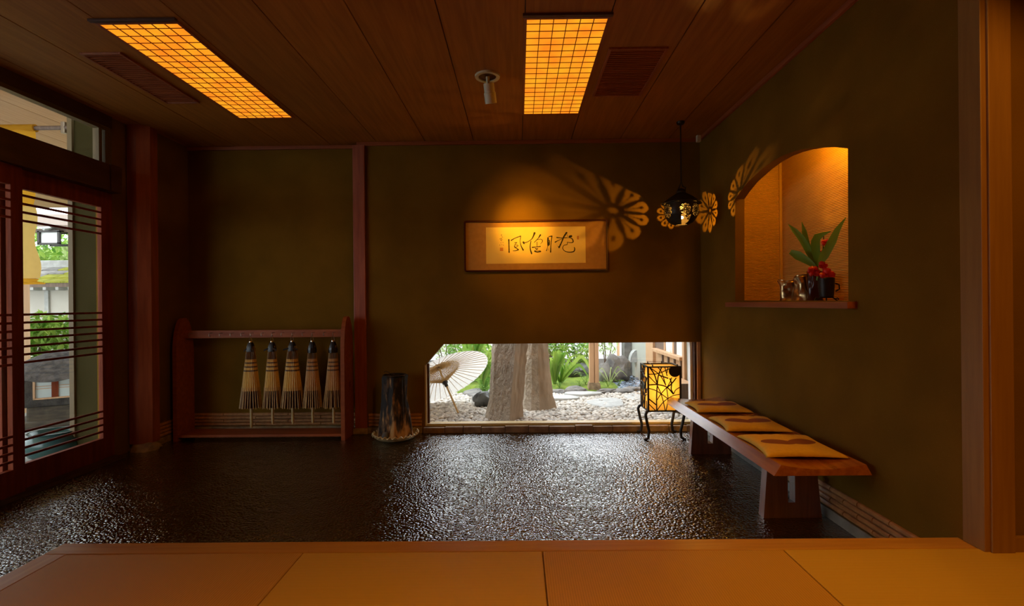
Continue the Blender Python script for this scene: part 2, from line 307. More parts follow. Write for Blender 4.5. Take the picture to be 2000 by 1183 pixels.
# ------------------------------------------------------------------ mesh helpers
class MB:
    def __init__(s): s.v = []; s.f = []; s.smooth = False
    def add(s, vs, fs):
        o = len(s.v); s.v += [tuple(x) for x in vs]; s.f += [tuple(i+o for i in f) for f in fs]; return s
    def box(s, x0, x1, y0, y1, z0, z1, bev=0.):
        if bev <= 0:
            v = [(x, y, z) for z in (z0, z1) for y in (y0, y1) for x in (x0, x1)]
            return s.add(v, [(0, 2, 3, 1), (4, 5, 7, 6), (0, 1, 5, 4), (2, 6, 7, 3), (0, 4, 6, 2), (1, 3, 7, 5)])
        b = min(bev, abs(x1-x0)*.45, abs(y1-y0)*.45, abs(z1-z0)*.45)
        bm = bmesh.new(); bmesh.ops.create_cube(bm, size=1)
        for q in bm.verts: q.co = Vector(((x0+x1)/2+q.co.x*(x1-x0), (y0+y1)/2+q.co.y*(y1-y0), (z0+z1)/2+q.co.z*(z1-z0)))
        bmesh.ops.bevel(bm, geom=list(bm.edges), offset=b, segments=2, affect='EDGES', profile=.6)
        return s.bm(bm)
    def bm(s, bm, mtx=None):
        bm.verts.index_update()
        s.add([(mtx @ q.co) if mtx else q.co.copy() for q in bm.verts], [[q.index for q in f.verts] for f in bm.faces]); bm.free(); return s
    def prism(s, poly, a, b, axis='y'):
        n = len(poly)
        mk = {'y': lambda p, d: (p[0], d, p[1]), 'x': lambda p, d: (d, p[0], p[1]), 'z': lambda p, d: (p[0], p[1], d)}[axis]
        v = [mk(p, a) for p in poly]+[mk(p, b) for p in poly]
        f = [tuple(range(n)), tuple(reversed(range(n, 2*n)))]+[(i, (i+1) % n+0, (i+1) % n+n, i+n) for i in range(n)]
        return s.add(v, f)
    def tube(s, pts, r, seg=8, cap=True, flat=None):
        pts = [Vector(p) for p in pts]; n = len(pts); rs = r if isinstance(r, (list, tuple)) else [r]*n
        o = len(s.v); up = None; vs = []; fs = []
        for i, p in enumerate(pts):
            d = (pts[min(i+1, n-1)]-pts[max(i-1, 0)]).normalized()
            if up is None: up = Vector((0, 0, 1)) if abs(d.z) < .9 else Vector((1, 0, 0))
            x = d.cross(up).normalized(); y = x.cross(d).normalized(); up = y
            for k in range(seg):
                a = 2*PI*k/seg; q = x*math.cos(a)*rs[i]+y*math.sin(a)*rs[i]
                vs.append(p+q)
        for i in range(n-1):
            for k in range(seg): fs.append((i*seg+k, i*seg+(k+1) % seg, (i+1)*seg+(k+1) % seg, (i+1)*seg+k))
        if cap: fs.append(tuple(reversed(range(seg)))); fs.append(tuple(range((n-1)*seg, n*seg)))
        return s.add(vs, fs)
    def lathe(s, prof, seg=24, c=(0, 0, 0), cap=True, fn=None):
        n = len(prof); vs = []; fs = []
        for i, (r, z) in enumerate(prof):
            for k in range(seg):
                a = 2*PI*k/seg; rr = r*(fn(a, z) if fn else 1)
                vs.append((c[0]+rr*math.cos(a), c[1]+rr*math.sin(a), c[2]+z))
        for i in range(n-1):
            for k in range(seg): fs.append((i*seg+k, i*seg+(k+1) % seg, (i+1)*seg+(k+1) % seg, (i+1)*seg+k))
        if cap: fs.append(tuple(reversed(range(seg)))); fs.append(tuple(range((n-1)*seg, n*seg)))
        return s.add(vs, fs)
    def ball(s, c, r, sub=2, jit=0., rot=None, seed=0):
        bm = bmesh.new(); bmesh.ops.create_icosphere(bm, subdivisions=sub, radius=1)
        rr = r if isinstance(r, (list, tuple)) else (r, r, r); R = random.Random(seed) if jit else None
        from mathutils import noise
        for q in bm.verts:
            k = 1+(jit*noise.noise(q.co*1.7+Vector((seed*3.1, seed*1.7, 0))) if jit else 0)
            q.co = Vector((q.co.x*rr[0]*k, q.co.y*rr[1]*k, q.co.z*rr[2]*k))
        m = Matrix.Translation(Vector(c)) @ (rot.to_matrix().to_4x4() if rot else Matrix.Identity(4))
        return s.bm(bm, m)
    def grid(s, fn, nu, nv, close_u=False):
        vs = [fn(i/(nu if close_u else nu-1), j/(nv-1)) for j in range(nv) for i in range(nu)]; fs = []
        for j in range(nv-1):
            for i in range(nu if close_u else nu-1):
                i2 = (i+1) % nu; fs.append((j*nu+i, j*nu+i2, (j+1)*nu+i2, (j+1)*nu+i))
        return s.add(vs, fs)
    def mesh(s, name, m, smooth=False, off=None):
        me = bpy.data.meshes.new(name)
        v = s.v if off is None else [(a[0]-off[0], a[1]-off[1], a[2]-off[2]) for a in s.v]
        me.from_pydata(v, [], s.f); me.materials.append(m)
        bm = bmesh.new(); bm.from_mesh(me); bmesh.ops.recalc_face_normals(bm, faces=bm.faces); bm.to_mesh(me); bm.free()
        if smooth:
            me.polygons.foreach_set('use_smooth', [True]*len(me.polygons))
            try: me.set_sharp_from_angle(angle=math.radians(38))
            except Exception: pass
        me.update(); return me
def obj(name, mb, m, parent=None, smooth=False, local=False, label=None, kind=None):
    """world-space geometry; the object's origin goes to its parent's place (or stays at the world origin)"""
    off = None
    if parent is not None and not local: off = WL.get(parent.name, (0, 0, 0))
    me = mb if isinstance(mb, bpy.types.Mesh) else mb.mesh(name, m, smooth, off)
    o = bpy.data.objects.new(name, me); C.objects.link(o)
    if parent is not None: o.parent = parent; WL[o.name] = WL.get(parent.name, (0, 0, 0))
    if label: o['label'] = label
    if kind: o['kind'] = kind
    return o
WL = {}
def thing(name, label, cat, loc=(0, 0, 0), group=None, rz=0):
    o = bpy.data.objects.new(name, None); C.objects.link(o); o.location = loc; o.rotation_euler = (0, 0, rz)
    o.empty_display_size = .1; WL[o.name] = tuple(loc); o['label'] = label; o['category'] = cat
    if group: o['group'] = group
    return o
def tag(o, label, cat, group=None, kind=None):
    o['label'] = label; o['category'] = cat
    if group: o['group'] = group
    if kind: o['kind'] = kind
    return o
def solo(name, mb, m, base, label, cat, group=None, smooth=False, kind=None):
    """one-mesh thing with its origin at its base"""
    me = mb.mesh(name, m, smooth, base); o = bpy.data.objects.new(name, me); C.objects.link(o); o.location = base
    WL[o.name] = tuple(base)
    return tag(o, label, cat, group, kind)
def struct(name, mb, m, label, parent=None, smooth=False):
    o = obj(name, mb, m, parent, smooth)
    if parent is None: o['kind'] = 'structure'; o['label'] = label; o['category'] = name.split('_')[0]
    return o
def copy_tree(o, parent=None):
    c = o.copy(); C.objects.link(c)
    if parent is not None: c.parent = parent; c.matrix_parent_inverse = o.matrix_parent_inverse.copy()
    for ch in [x for x in CH.get(o.name, [])]: copy_tree(ch, c)
    return c
CH = {}
def index_children(root):
    for ch in root.children: CH.setdefault(root.name, []).append(ch); index_children(ch)

# ================================================================== THE SETTING
XL, XR, YB, ZC = -3.26, 1.706, 4.6, 2.724
YR = 4.68
XRC = -3.15                              # recessed left wall behind the corner post
# floors
struct('floor', MB().box(XL-.05, 3.2, -1.6, YB+.22, -.12, 0), M['floor'], 'dark washed-pebble entrance floor, wet and glossy')
# back wall with the low garden window (clipped corner at its upper left)
wl, wr = -.886, 1.695; wb, wt = .062, .815; wc = .205   # opening; wc = corner clip
P0 = on_y(828, 715, YB); P1 = on_y(865, 672, YB); wl = P0.x; wt = on_y(1100, 670, YB).z; cz = P0.z; cx = P1.x
b = MB().box(XRC-.15, -1.50, YR, YR+.14, 0, ZC).box(-1.50, wl, YB, YB+.22, 0, ZC).box(wl, XR+.1, YB, YB+.14, wt, ZC).box(wl, XR+.1, YB, YB+.14, 0, wb).box(XR-.014, XR+.1, YB+.001, YB+.22, 0, ZC)
b.prism([(wl, cz), (cx, wt), (wl, wt)], YB, YB+.14, 'y')
struct('wall_back', b, M['plaster'], 'olive plastered back wall above and around the low garden window')
# left walls
b = MB().box(XL-.12, XL, 3.915, 4.2, 0, ZC)
struct('wall_left', b, M['plaster'], 'narrow olive plaster strip between the glass door and the corner post')
b = MB().box(XRC-.12, XRC, 4.1, YR, 0, ZC)
struct('wall_corner', b, M['plaster'], 'short plastered return wall behind the left corner post')
b = MB().box(XL-.1, XL+.02, -1.6, 3.915, 2.63, ZC)
struct('trim_1', b, M['dark_wood'], 'dark beam along the ceiling above the glass transom')
struct('wall_rear', MB().box(XL-.1, 3.3, -1.75, -1.6, 0, ZC), M['plaster'], 'plaster wall behind the viewer')
struct('wall_side', MB().box(3.2, 3.32, -1.6, 1.95, 0, ZC), M['plaster'], 'plaster side wall of the raised room')
# ceiling with boards
ce = struct('ceiling', MB().box(XL-.1, 3.3, -1.75, YB+.22, ZC+.012, ZC+.08), M['dark_wood'], 'boarded timber ceiling with dark seams')
x = .05-.4545*8; k = 0
while x < 3.2:
    x0, x1 = max(x, XL), min(x+.4545, 3.2)
    if x1-x0 > .02: obj('ceiling_board', MB().box(x0+.0035, x1-.0035, -1.6, YR, ZC, ZC+.011), M['board'], ce)
    x += .4545
# ceiling edge mouldings
struct('trim_2', MB().box(-1.50, XR, YB-.022, YB, ZC-.035, ZC-.001, .004).box(XRC, -1.50, YR-.022, YR, ZC-.035, ZC-.001, .004), M['red_wood_x'], 'thin red-brown moulding where back wall meets ceiling')
struct('trim_3', MB().box(XR-.022, XR, 1.9, YB-.022, ZC-.035, ZC-.001, .004), M['red_wood_y'], 'thin red-brown moulding where right wall meets ceiling')
# right wall with arched niche
arch_px = [(1436, 587), (1436, 389), (1446, 374), (1462, 354), (1488, 330), (1508, 315), (1528, 304), (1546, 297), (1564, 292), (1586, 288.5), (1610, 287), (1634, 287.5), (1656, 290), (1657, 587)]
hole = [on_x(px, py, XR) for px, py in arch_px]
hole = [(p.y, max(p.z, 1.19)) for p in hole]
bm = bmesh.new()
def loop(pts):
    vs = [bm.verts.new((XR, y, z)) for y, z in pts]
    return [bm.edges.new((vs[i], vs[(i+1) % len(vs)])) for i in range(len(vs))]
ed = loop([(1.9, 0), (YB+.0, 0), (YB+.0, ZC), (1.9, ZC)])+loop(hole)
bmesh.ops.triangle_fill(bm, edges=ed, use_beauty=True)
r = bmesh.ops.extrude_face_region(bm, geom=list(bm.faces))
for q in r['geom']:
    if isinstance(q, bmesh.types.BMVert): q.co.x += .072
wr_o = struct('wall_right', MB().bm(bm), M['plaster'], 'olive plastered right wall with an arched niche')
# niche lining: ribbed back and far panel, flat top and floor
NX, NY0, NY1, NZ0, NZ1 = 2.115, 2.30, 3.955, 1.15, 2.33
def ribbed(fn, L):
    m_ = MB(); n = int((NZ1-NZ0)/.0055); vs = []; cols = 13
    for j in range(n+1):
        z = NZ0+(NZ1-NZ0)*j/n
        for i in range(cols):
            t = i/(cols-1); w = .004*(j % 2)+.0006*math.sin(t*19+j*.7); vs.append(fn(t*L, z+.002*math.sin(t*9), w))
    m_.add(vs, [(j*cols+i, j*cols+i+1, (j+1)*cols+i+1, (j+1)*cols+i) for j in range(n) for i in range(cols-1)]); return m_
obj('niche_back', ribbed(lambda t, z, w: (NX-w, NY0+t, z), NY1-NY0), M['niche'], wr_o, label='ribbed tan plaster back of the niche')
obj('niche_side', ribbed(lambda t, z, w: (XR+.072+t, NY1-w, z), NX-XR-.072), M['niche'], wr_o, label='ribbed tan plaster far side of the niche')
obj('niche_corner', MB().box(NX-.022, NX+.0, NY1-.016, NY1, NZ0, NZ1, .005), M['niche'], wr_o, label='smooth rounded inside corner')
b = MB().box(XR+.01, NX+.02, NY0-.02, NY1+.02, NZ1, NZ1+.03).box(XR+.06, NX+.02, NY0-.03, NY0, NZ0-.02, NZ1).box(XR+.01, NX+.02, NY0-.02, NY1+.02, NZ0-.02, NZ0+.03)
b.box(NX+.004, NX+.05, NY0-.03, NY1+.03, NZ0-.02, NZ1+.03).box(XR+.06, NX+.05, NY1+.004, NY1+.03, NZ0-.02, NZ1+.03)
obj('niche_shell', b, M['niche'], wr_o)
obj('niche_shelf', MB().box(XR-.052, NX-.006, 2.485, NY1-.006, 1.158, 1.193, .003), M['red_wood_y'], wr_o, label='red-brown shelf board projecting under the niche')
point('niche_lamp', (1.86, 3.14, 2.262), 9, .03, (1, .50, .03))
# bamboo skirting rows as pieces, with a concrete plinth
def skirting(name, label, axis, fixed, a, bq, seg, plinth=.055, rows=4, side=-1, hgt=.031, z0=.06):
    base = MB()
    if axis == 'x': base.box(a, bq, fixed-.012, fixed, 0, plinth, .002)
    else: base.box(fixed-.012*(1 if side < 0 else 0), fixed+.012*(1 if side > 0 else 0), a, bq, 0, plinth, .002)
    st = struct(name, base, M['concrete'] if name == 'baseboard_right' else M['footstone'], label)
    for r_ in range(rows):
        z = z0+hgt*(r_+.5); t = a-(seg*.5 if r_ % 2 else 0)
        while t < bq:
            t0, t1 = max(t, a)+.003, min(t+seg, bq)-.003
            if t1-t0 > .02:
                m_ = MB(); n = 5; vs = []
                for e in (t0, t1):
                    for i in range(n+1):
                        an = -PI/2+PI*i/n; o = .013*math.cos(an)+.001; zz = z+.0148*math.sin(an)
                        vs.append((e, fixed-o, zz) if axis == 'x' else (fixed+side*o, e, zz))
                f = [(i, i+1, n+2+i, n+1+i) for i in range(n)]+[tuple(range(n+1)), tuple(reversed(range(n+1, 2*n+2))), (0, n+1, 2*n+1, n)]
                m_.add(vs, f); obj('bamboo_strip', m_, M['bamboo'], st, smooth=False)
            t += seg
    return st
skirting('baseboard_back', 'four stacked rows of split bamboo along the foot of the back wall', 'x', YR, XRC+.015, -1.505, .62)
skirting('baseboard_middle', 'stacked split bamboo between the red post and the garden window', 'x', YB, -1.415, wl-.02, .5)
skirting('baseboard_left', 'stacked split bamboo on the return wall beside the corner post', 'y', XRC, 4.22, YR-.016, .47, side=1)
skirting('baseboard_right', 'stacked short split-bamboo pieces along the right wall beneath the bench', 'y', XR, 1.95, YB-.02, .215)
# posts
po = struct('trim_4', MB().prism([(-3.25, 4.07), (-3.172, 4.07), (-3.095, 4.125), (-3.10, 4.215), (-3.25, 4.215)], .06, ZC, 'z'), M['red_wood'], 'reddish square corner post left of the umbrella rack')
obj('foot_stone', MB().ball((-3.17, 4.14, .01), (.115, .105, .06), 3, .25, seed=3), M['footstone'], po, True, label='rough tan foot stone')
po = struct('trim_5', MB().box(-1.535, -1.425, YB-.03, YB, .05, ZC-.03, .004).ball((-1.478, YB-.031, 2.33), (.012, .004, .012), 1), M['red_wood'], 'slim red-brown post on the back wall right of the umbrella rack')
obj('foot_stone', MB().box(-1.55, -1.41, YB-.05, YB, 0, .055, .01), M['footstone'], po, True, label='small tan foot stone')
# platform
pf = struct('trim_6', MB().box(-1.808, 1.9, 1.848, 1.933, 0, .27, .004), M['edge'], 'pale wooden front edge beam of the tatami platform')
struct("trim_7", MB().box(-1.808, -1.718, -1.6, 1.848, 0, .27, .004), M['edge_y'], 'pale wooden left edge beam of the tatami platform')
fl = struct('floor_raised', MB().box(-1.706, 3.2, -1.6, 1.848, 0, .245), M['edge'], 'raised floor under the tatami mats')
xs = [-1.718, -.82, .08, .98, 1.88, 2.78]
for i in range(5):
    for j in range(2):
        cc = (i+j) % 2
        obj('tatami_mat', MB().box(xs[i]+.002, xs[i+1]-.002, 1.845-.9*(j+1)+.003, 1.845-.9*j-.002, .245, .271, .003), M['tat2' if cc else 'tat1'], fl)
# right opening: jamb, post, front wall
struct('trim_8', MB().box(XR-.004, 1.735, 1.815, 1.905, .27, ZC, .003), M['jamb'], 'pale wooden door jamb at the end of the right wall')
struct('trim_9', MB().box(1.722, 1.806, 1.805, 1.905, .27, ZC, .003), M['jamb'], 'pale square post at the right edge of the photo')
struct('wall_front', MB().box(1.806, 3.2, 1.83, 1.93, .24, ZC), M['plaster'], 'plaster wall beyond the right-hand post')
struct('baseboard_front', MB().box(1.806, 3.2, 1.812, 1.83, .27, .325, .002), M['jamb'], 'thin wooden skirting on the wall beyond the post')
# ------------------------------------------------ garden window
wi = struct('window_1', MB().box(wl+.004, wl+.018, YB+.01, YB+.13, wb, cz+.01).box(wl+.02, XR-.02, YB+.03, YB+.12, wb, wb+.012), M['frame_cream'], 'low garden window with clipped upper left corner')
obj('dark_frame', MB().box(wl+.018, wl+.036, YB+.06, YB+.10, wb+.012, cz+.015).box(XR-.062, XR-.042, YB+.02, YB+.12, wb, wt), M['dark_wood'], wi, label='dark inner frame strips')
obj('window_frame', MB().box(XR-.042, XR-.012, YB+.0, YB+.12, wb, wt, .003), M['cedar'], wi, label='orange wooden right frame')
obj('window_frame', MB().box(XR-.085, XR-.062, YB+.07, YB+.13, wb, wt, .003), M['whitewall'], wi, label='pale outer frame strip')
obj('window_pane', MB().prism([(wl+.03, wb+.01), (XR-.07, wb+.01), (XR-.07, wt), (cx, wt), (wl+.03, cz)], YB+.079, YB+.085, 'y'), M['glass'], wi)
ks = struct('trim_10', MB().box(wl-.01, XR-.015, YB-.02, YB, .0, .02), M['kerb'], 'rough brown stone kerb under the garden window')
x = wl-.01; sd = 0
while x < XR-.04:
    w_ = random.uniform(.16, .30); x1 = min(x+w_, XR-.015); z1 = random.uniform(.052, .064)
    m_ = MB().box(x+.002, x1-.002, YB-.034-random.uniform(0, .008), YB+.02, .0, z1, .006)
    obj('kerb_stone', m_, M['kerb'], ks); x = x1
# ------------------------------------------------ sliding doors and transom
def door_panel(name, label, X, y0, y1, sw0, sw1, th=.035):
    zt, zb = 2.11, .022; gt, gb = 1.985, .183
    f = MB().box(X-th/2, X+th/2, y0, y0+sw0, zb, zt, .003).box(X-th/2, X+th/2, y1-sw1, y1, zb, zt, .003)
    f.box(X-th/2, X+th/2, y0+sw0, y1-sw1, gt, zt).box(X-th/2, X+th/2, y0+sw0, y1-sw1, zb, gb)
    d = struct(name, f, M['door_wood'], label)
    obj('glass_pane', MB().box(X-.003, X+.002, y0+sw0, y1-sw1, gb, gt), M['dglass'], d)
    zs = [1.943-.0555*i for i in range(4)]+[1.16-.0523*i for i in range(7)]+[.393-.0525*i for i in range(4)]
    for z in zs:
        obj('slat', MB().box(X+.004, X+.018, y0+sw0-.002, y1-sw1+.002, z-.0075, z+.0075, .002), M['door_wood'], d)
    return d
door_panel('door_1', 'red-brown sliding door with clear glass and grouped horizontal slats', -3.262, 3.06, 3.914, .1, .105)
door_panel('door_2', 'second sliding door panel cut off by the left edge of the photo', -3.214, 2.15, 3.155, .075, .076)
struct('door_3', MB().box(-3.28, -3.245, .9, 2.2, .02, 2.11), M['door_wood'], 'closed timber side leaf outside the frame')
struct('wall_entry', MB().box(XL-.1, XL, -1.6, .9, 0, ZC), M['plaster'], 'plaster wall beside the entrance doors outside the frame')
struct('trim_11', MB().box(-3.33, -3.165, -1.6, 3.80, 2.11, 2.315, .004).box(-3.33, -3.155, 3.80, 3.905, 2.108, 2.318, .003), M['dark_wood'], 'dark header box above the sliding doors')
struct('trim_12', MB().box(-3.34, -3.16, .9, 3.92, 0, .02), M['dark_wood'], 'floor track of the sliding doors')
t = struct('window_2', MB().box(-3.30, -3.245, -1.6, 3.90, 2.60, 2.632).box(-3.30, -3.245, 3.855, 3.915, 2.31, 2.60, .003).box(-3.30, -3.25, 3.80, 3.83, 2.31, 2.60, .003), M['trim_tan'], 'glass transom above the sliding doors')
obj('glass_pane', MB().box(-3.28, -3.274, -1.6, 3.855, 2.31, 2.605), M['dglass'], t)
# ------------------------------------------------ ceiling fixtures
def shoji_light(label, x0, x1, y0, y1):
    cxx = (x0+x1)/2; tg = thing('ceiling_light', label, 'ceiling light', (cxx, (y0+y1)/2, ZC), 'shoji ceiling lights')
    fr = MB(); w = .016; z0 = ZC-.007
    fr.box(x0-w, x0, y0-w, y1+w, z0, ZC, .002).box(x1, x1+w, y0-w, y1+w, z0, ZC, .002).box(x0, x1, y0-w, y0, z0, ZC, .002).box(x0, x1, y1, y1+w, z0, ZC, .002)
    obj('frame', fr, M['red_wood_y'], tg)
    obj('access_bar', MB().box(x0-w-.006, x1+w+.006, y0-.052, y0-.030, ZC-.014, ZC, .002), M['dark_wood'], tg)
    obj('diffuser', MB().box(x0, x1, y0, y1, ZC-.003, ZC-.001), M['panel'], tg, label='glowing orange paper')
    n = 18.2; p = (y1-y0)/n; ys = [y0+p*.6+p*i for i in range(18)]
    for i in range(1, 6): obj('grid_bar', MB().box(x0+(x1-x0)*i/6-.0022, x0+(x1-x0)*i/6+.0022, y0, y1, ZC-.007, ZC-.0032), M['red_wood_y'], tg)
    for y in ys: obj('grid_bar', MB().box(x0, x1, y-.0022, y+.0022, ZC-.006, ZC-.0032), M['red_wood_x'], tg)
shoji_light('long glowing shoji ceiling light at the left, beside the entrance door', -2.235, -1.815, 2.625, 3.955)
shoji_light('glowing shoji ceiling light right of the small picture spotlight', .060, .492, 2.632, 3.945)
def vent(label, x0, x1, y0, y1, n):
    tg = thing('ceiling_vent', label, 'vent', ((x0+x1)/2, (y0+y1)/2, ZC), 'slatted ceiling vents'); w = .016
    fr = MB().box(x0-w, x0, y0-w, y1+w, ZC-.012, ZC, .002).box(x1, x1+w, y0-w, y1+w, ZC-.012, ZC, .002).box(x0, x1, y0-w, y0, ZC-.012, ZC, .002).box(x0, x1, y1, y1+w, ZC-.012, ZC, .002)
    obj('frame', fr, M['red_wood_y'], tg); obj('backing', MB().box(x0, x1, y0, y1, ZC-.002, ZC-.0005), M['ink'], tg)
    for i in range(n):
        y = y0+(y1-y0)*(i+.5)/n
        obj('slat', MB().box(x0, x1, y-.0055, y+.0055, ZC-.010, ZC-.003), M['red_wood_x'], tg)
vent('dark slatted ceiling vent right of the right-hand shoji light', .572, .896, 2.955, 3.60, 26)
vent('dark slatted ceiling vent left of the left-hand shoji light', -2.59, -2.375, 2.93, 3.63, 26)
sp = thing('ceiling_spotlight', 'small cream cylindrical spotlight on a round ceiling plate', 'spotlight', (-.193, 3.285, ZC))
obj('ceiling_ring', MB().lathe([(.058, 0), (.06, -.012), (.082, -.012), (.084, -.004), (.084, 0)], 32, (-.193, 3.285, ZC), False), M['white_paint'], sp, True)
obj('recess_cup', MB().lathe([(.058, -.006), (.05, -.001), (.001, -.0008)], 24, (-.193, 3.285, ZC), False), M['dark_wood'], sp, True)
obj('swivel_stem', MB().tube([(-.193, 3.285, ZC-.003), (-.189, 3.30, ZC-.05)], .012, 10), M['white_paint'], sp, True)
dv = (Vector((.05, 4.6, 1.86))-Vector((-.17, 3.33, 2.6))).normalized(); a0 = Vector((-.187, 3.30, ZC-.04)); dv = Vector((.10, .36, -.93)).normalized()
hd = MB(); x_ = a0+dv*.13
hd.tube([a0, a0+dv*.004, a0+dv*.06, a0+dv*.062, x_, x_-dv*.02], [.028, .036, .036, .04, .04, .034], 24, False); hd.tube([x_-dv*.03, x_-dv*.028], .034, 16)
obj('spot_head', hd, M['white_paint'], sp, True)
solo('ceiling_sensor', MB().box(XR-.06, XR-.024, 4.50, 4.535, ZC-.06, ZC-.0, .004), M['white_paint'], (XR-.042, 4.517, ZC-.06), 'tiny pale box in the ceiling corner above the hanging lantern', 'sensor')

# ================================================================== THINGS INSIDE
# ------------------------------------------------ framed calligraphy
yF = YB-.022
TL = on_y(906, 430.5, yF); BR = on_y(1188, 529, yF); TR = on_y(1188, 428, yF)
fx0, fx1 = TL.x, BR.x; fz1 = (TL.z+TR.z)/2; fz0 = on_y(1047, 529.5, yF).z
pic = thing('framed_calligraphy', 'wide dark-framed calligraphy with four large brush characters hung on the back wall', 'framed picture', ((fx0+fx1)/2, YB, fz0))
def rrect(x0, x1, z0, z1, r, n=5):
    p = []
    for (a, bq, s) in ((x1-r, z1-r, 0), (x0+r, z1-r, 90), (x0+r, z0+r, 180), (x1-r, z0+r, 270)):
        for i in range(n+1): t_ = math.radians(s+90*i/n); p.append((a+r*math.cos(t_), bq+r*math.sin(t_)))
    return p
fr = MB(); secs = [(0, 0, .02), (0, -.024, .02), (.004, -.028, .018), (.013, -.028, .01), (.016, -.022, .006), (.016, -.012, .006)]
rings = [[(x_, YB+dy, z_) for x_, z_ in rrect(fx0+ins, fx1-ins, fz0+ins, fz1-ins, max(rr, .004))] for ins, dy, rr in secs]
nv = len(rings[0]); fr.add([p for r_ in rings for p in r_], [(i*nv+k, i*nv+(k+1) % nv, (i+1)*nv+(k+1) % nv, (i+1)*nv+k) for i in range(len(secs)-1) for k in range(nv)])
obj('frame', fr, M['lacquer'], pic, True)
obj('mount', MB().box(fx0+.012, fx1-.012, YB-.011, YB-.004, fz0+.012, fz1-.012), M['mount'], pic)
pa = on_y(949, 443.5, YB-.012); pb = on_y(1144, 513.5, YB-.012)
px0, px1 = pa.x, pb.x; pz1 = on_y(1047, 443, YB-.012).z; pz0 = on_y(1047, 514, YB-.012).z
pp = obj('paper', MB().box(px0, px1, YB-.0125, YB-.011, pz0, pz1), M['paper'], pic)
yi = YB-.0128
def cpt(x, y):
    u = (960+x/10.526-949)/(1144-949); v = (440+y/10.526-443.3)/(514.-443.3)
    return (px0+u*(px1-px0), pz1-v*(pz1-pz0))
def smooth_pts(pts, n=6):
    P_ = [Vector(p) for p in pts]; out = []
    if len(P_) == 2: return [P_[0].lerp(P_[1], i/n) for i in range(n+1)]
    Q = [2*P_[0]-P_[1]]+P_+[2*P_[-1]-P_[-2]]
    for i in range(1, len(Q)-2):
        for k in range(n):
            t_ = k/n; a_, b_, c_, d_ = Q[i-1], Q[i], Q[i+1], Q[i+2]
            out.append(.5*((2*b_)+(c_-a_)*t_+(2*a_-5*b_+4*c_-d_)*t_*t_+(3*b_-a_-3*c_+d_)*t_**3))
    out.append(P_[-1]); return out
SCW = (px1-px0)/(1144-949)/10.526
def stroke(mb, pts, ws, y=yi):
    sp_ = smooth_pts([cpt(*p) for p in pts]); n = len(sp_); vs = []; fs = []
    for i, p in enumerate(sp_):
        d = (sp_[min(i+1, n-1)]-sp_[max(i-1, 0)]); d = d.normalized() if d.length > 0 else Vector((1, 0))
        t_ = i/(n-1)*(len(ws)-1); k = min(int(t_), len(ws)-2); w = (ws[k]*(1-(t_-k))+ws[k+1]*(t_-k))*SCW*.5
        w *= 1+.10*math.sin(i*2.3)
        q = Vector((-d.y, d.x))*w; vs += [(p.x+q.x, y, p.y+q.y), (p.x-q.x, y, p.y-q.y)]
    fs = [(2*i, 2*i+1, 2*i+3, 2*i+2) for i in range(n-1)]; mb.add(vs, fs)
    for e, w in ((sp_[0], ws[0]), (sp_[-1], ws[-1])):
        mb.add([(e.x+w*SCW*.5*math.cos(a*PI/4), y-.00003, e.y+w*SCW*.5*math.sin(a*PI/4)) for a in range(8)], [tuple(range(8))])
CHARS = [
 [([(355, 290), (358, 420), (360, 550)], [30, 22, 24, 26]), ([(405, 305), (480, 262), (600, 218)], [24, 14, 18]), ([(602, 220), (588, 330), (612, 430), (650, 505)], [14, 12, 20, 30]),
  ([(475, 355), (525, 348)], [14, 10]), ([(512, 352), (488, 395), (545, 410), (505, 445), (468, 425)], [12, 10, 12, 12, 8]), ([(478, 395), (470, 440), (515, 470), (550, 495)], [12, 14, 16, 26]), ([(440, 520), (495, 517), (552, 500)], [10, 16, 20])],
 [([(655, 345), (668, 372)], [38, 30]), ([(660, 355), (725, 345), (790, 312), (835, 275)], [20, 14, 14, 18]), ([(888, 160), (868, 210), (840, 268)], [42, 28, 20]),
  ([(812, 325), (795, 420), (800, 500), (822, 578)], [16, 20, 24, 30]), ([(1008, 200), (960, 270), (880, 350)], [32, 14, 12]), ([(930, 298), (1020, 288), (1050, 330), (1005, 388)], [10, 12, 14, 6]),
  ([(937, 345), (936, 430)], [12, 12]), ([(840, 452), (920, 445), (1005, 435)], [26, 14, 20]), ([(905, 475), (930, 492), (952, 474)], [20, 22, 14]), ([(888, 532), (940, 547), (1008, 537)], [28, 24, 28]), ([(880, 520), (1000, 520)], [8, 8])],
 [([(1165, 262), (1160, 330), (1167, 410)], [32, 30, 38]), ([(1163, 410), (1148, 470), (1130, 524)], [14, 8, 18]), ([(1180, 237), (1245, 226)], [14, 24]), ([(1245, 225), (1230, 330), (1220, 440), (1215, 552)], [20, 18, 16, 26]), ([(1170, 300), (1190, 320), (1188, 400)], [10, 22, 24]), ([(1165, 480), (1178, 525)], [5, 4])],
 [([(1345, 255), (1440, 266), (1545, 262)], [22, 14, 16]), ([(1548, 160), (1490, 245), (1440, 360), (1390, 462)], [36, 30, 24, 30]), ([(1390, 462), (1368, 432)], [16, 8]), ([(1312, 350), (1360, 325), (1450, 285)], [26, 14, 8]),
  ([(1450, 270), (1600, 262)], [12, 10]), ([(1612, 240), (1642, 232)], [44, 46]), ([(1555, 190), (1578, 245)], [6, 8]), ([(1600, 262), (1660, 285), (1682, 345), (1640, 365), (1562, 352)], [10, 20, 24, 14, 10]),
  ([(1562, 352), (1556, 400), (1490, 420), (1465, 475), (1505, 532), (1600, 560), (1690, 545), (1712, 500), (1705, 462)], [10, 14, 12, 14, 14, 18, 24, 22, 16])]]
for ch in CHARS:
    m_ = MB()
    for k_, (pts, ws) in enumerate(ch): stroke(m_, pts, ws, yi-.0001*k_)
    obj('brush_character', m_, M['ink'], pp)
m_ = MB()
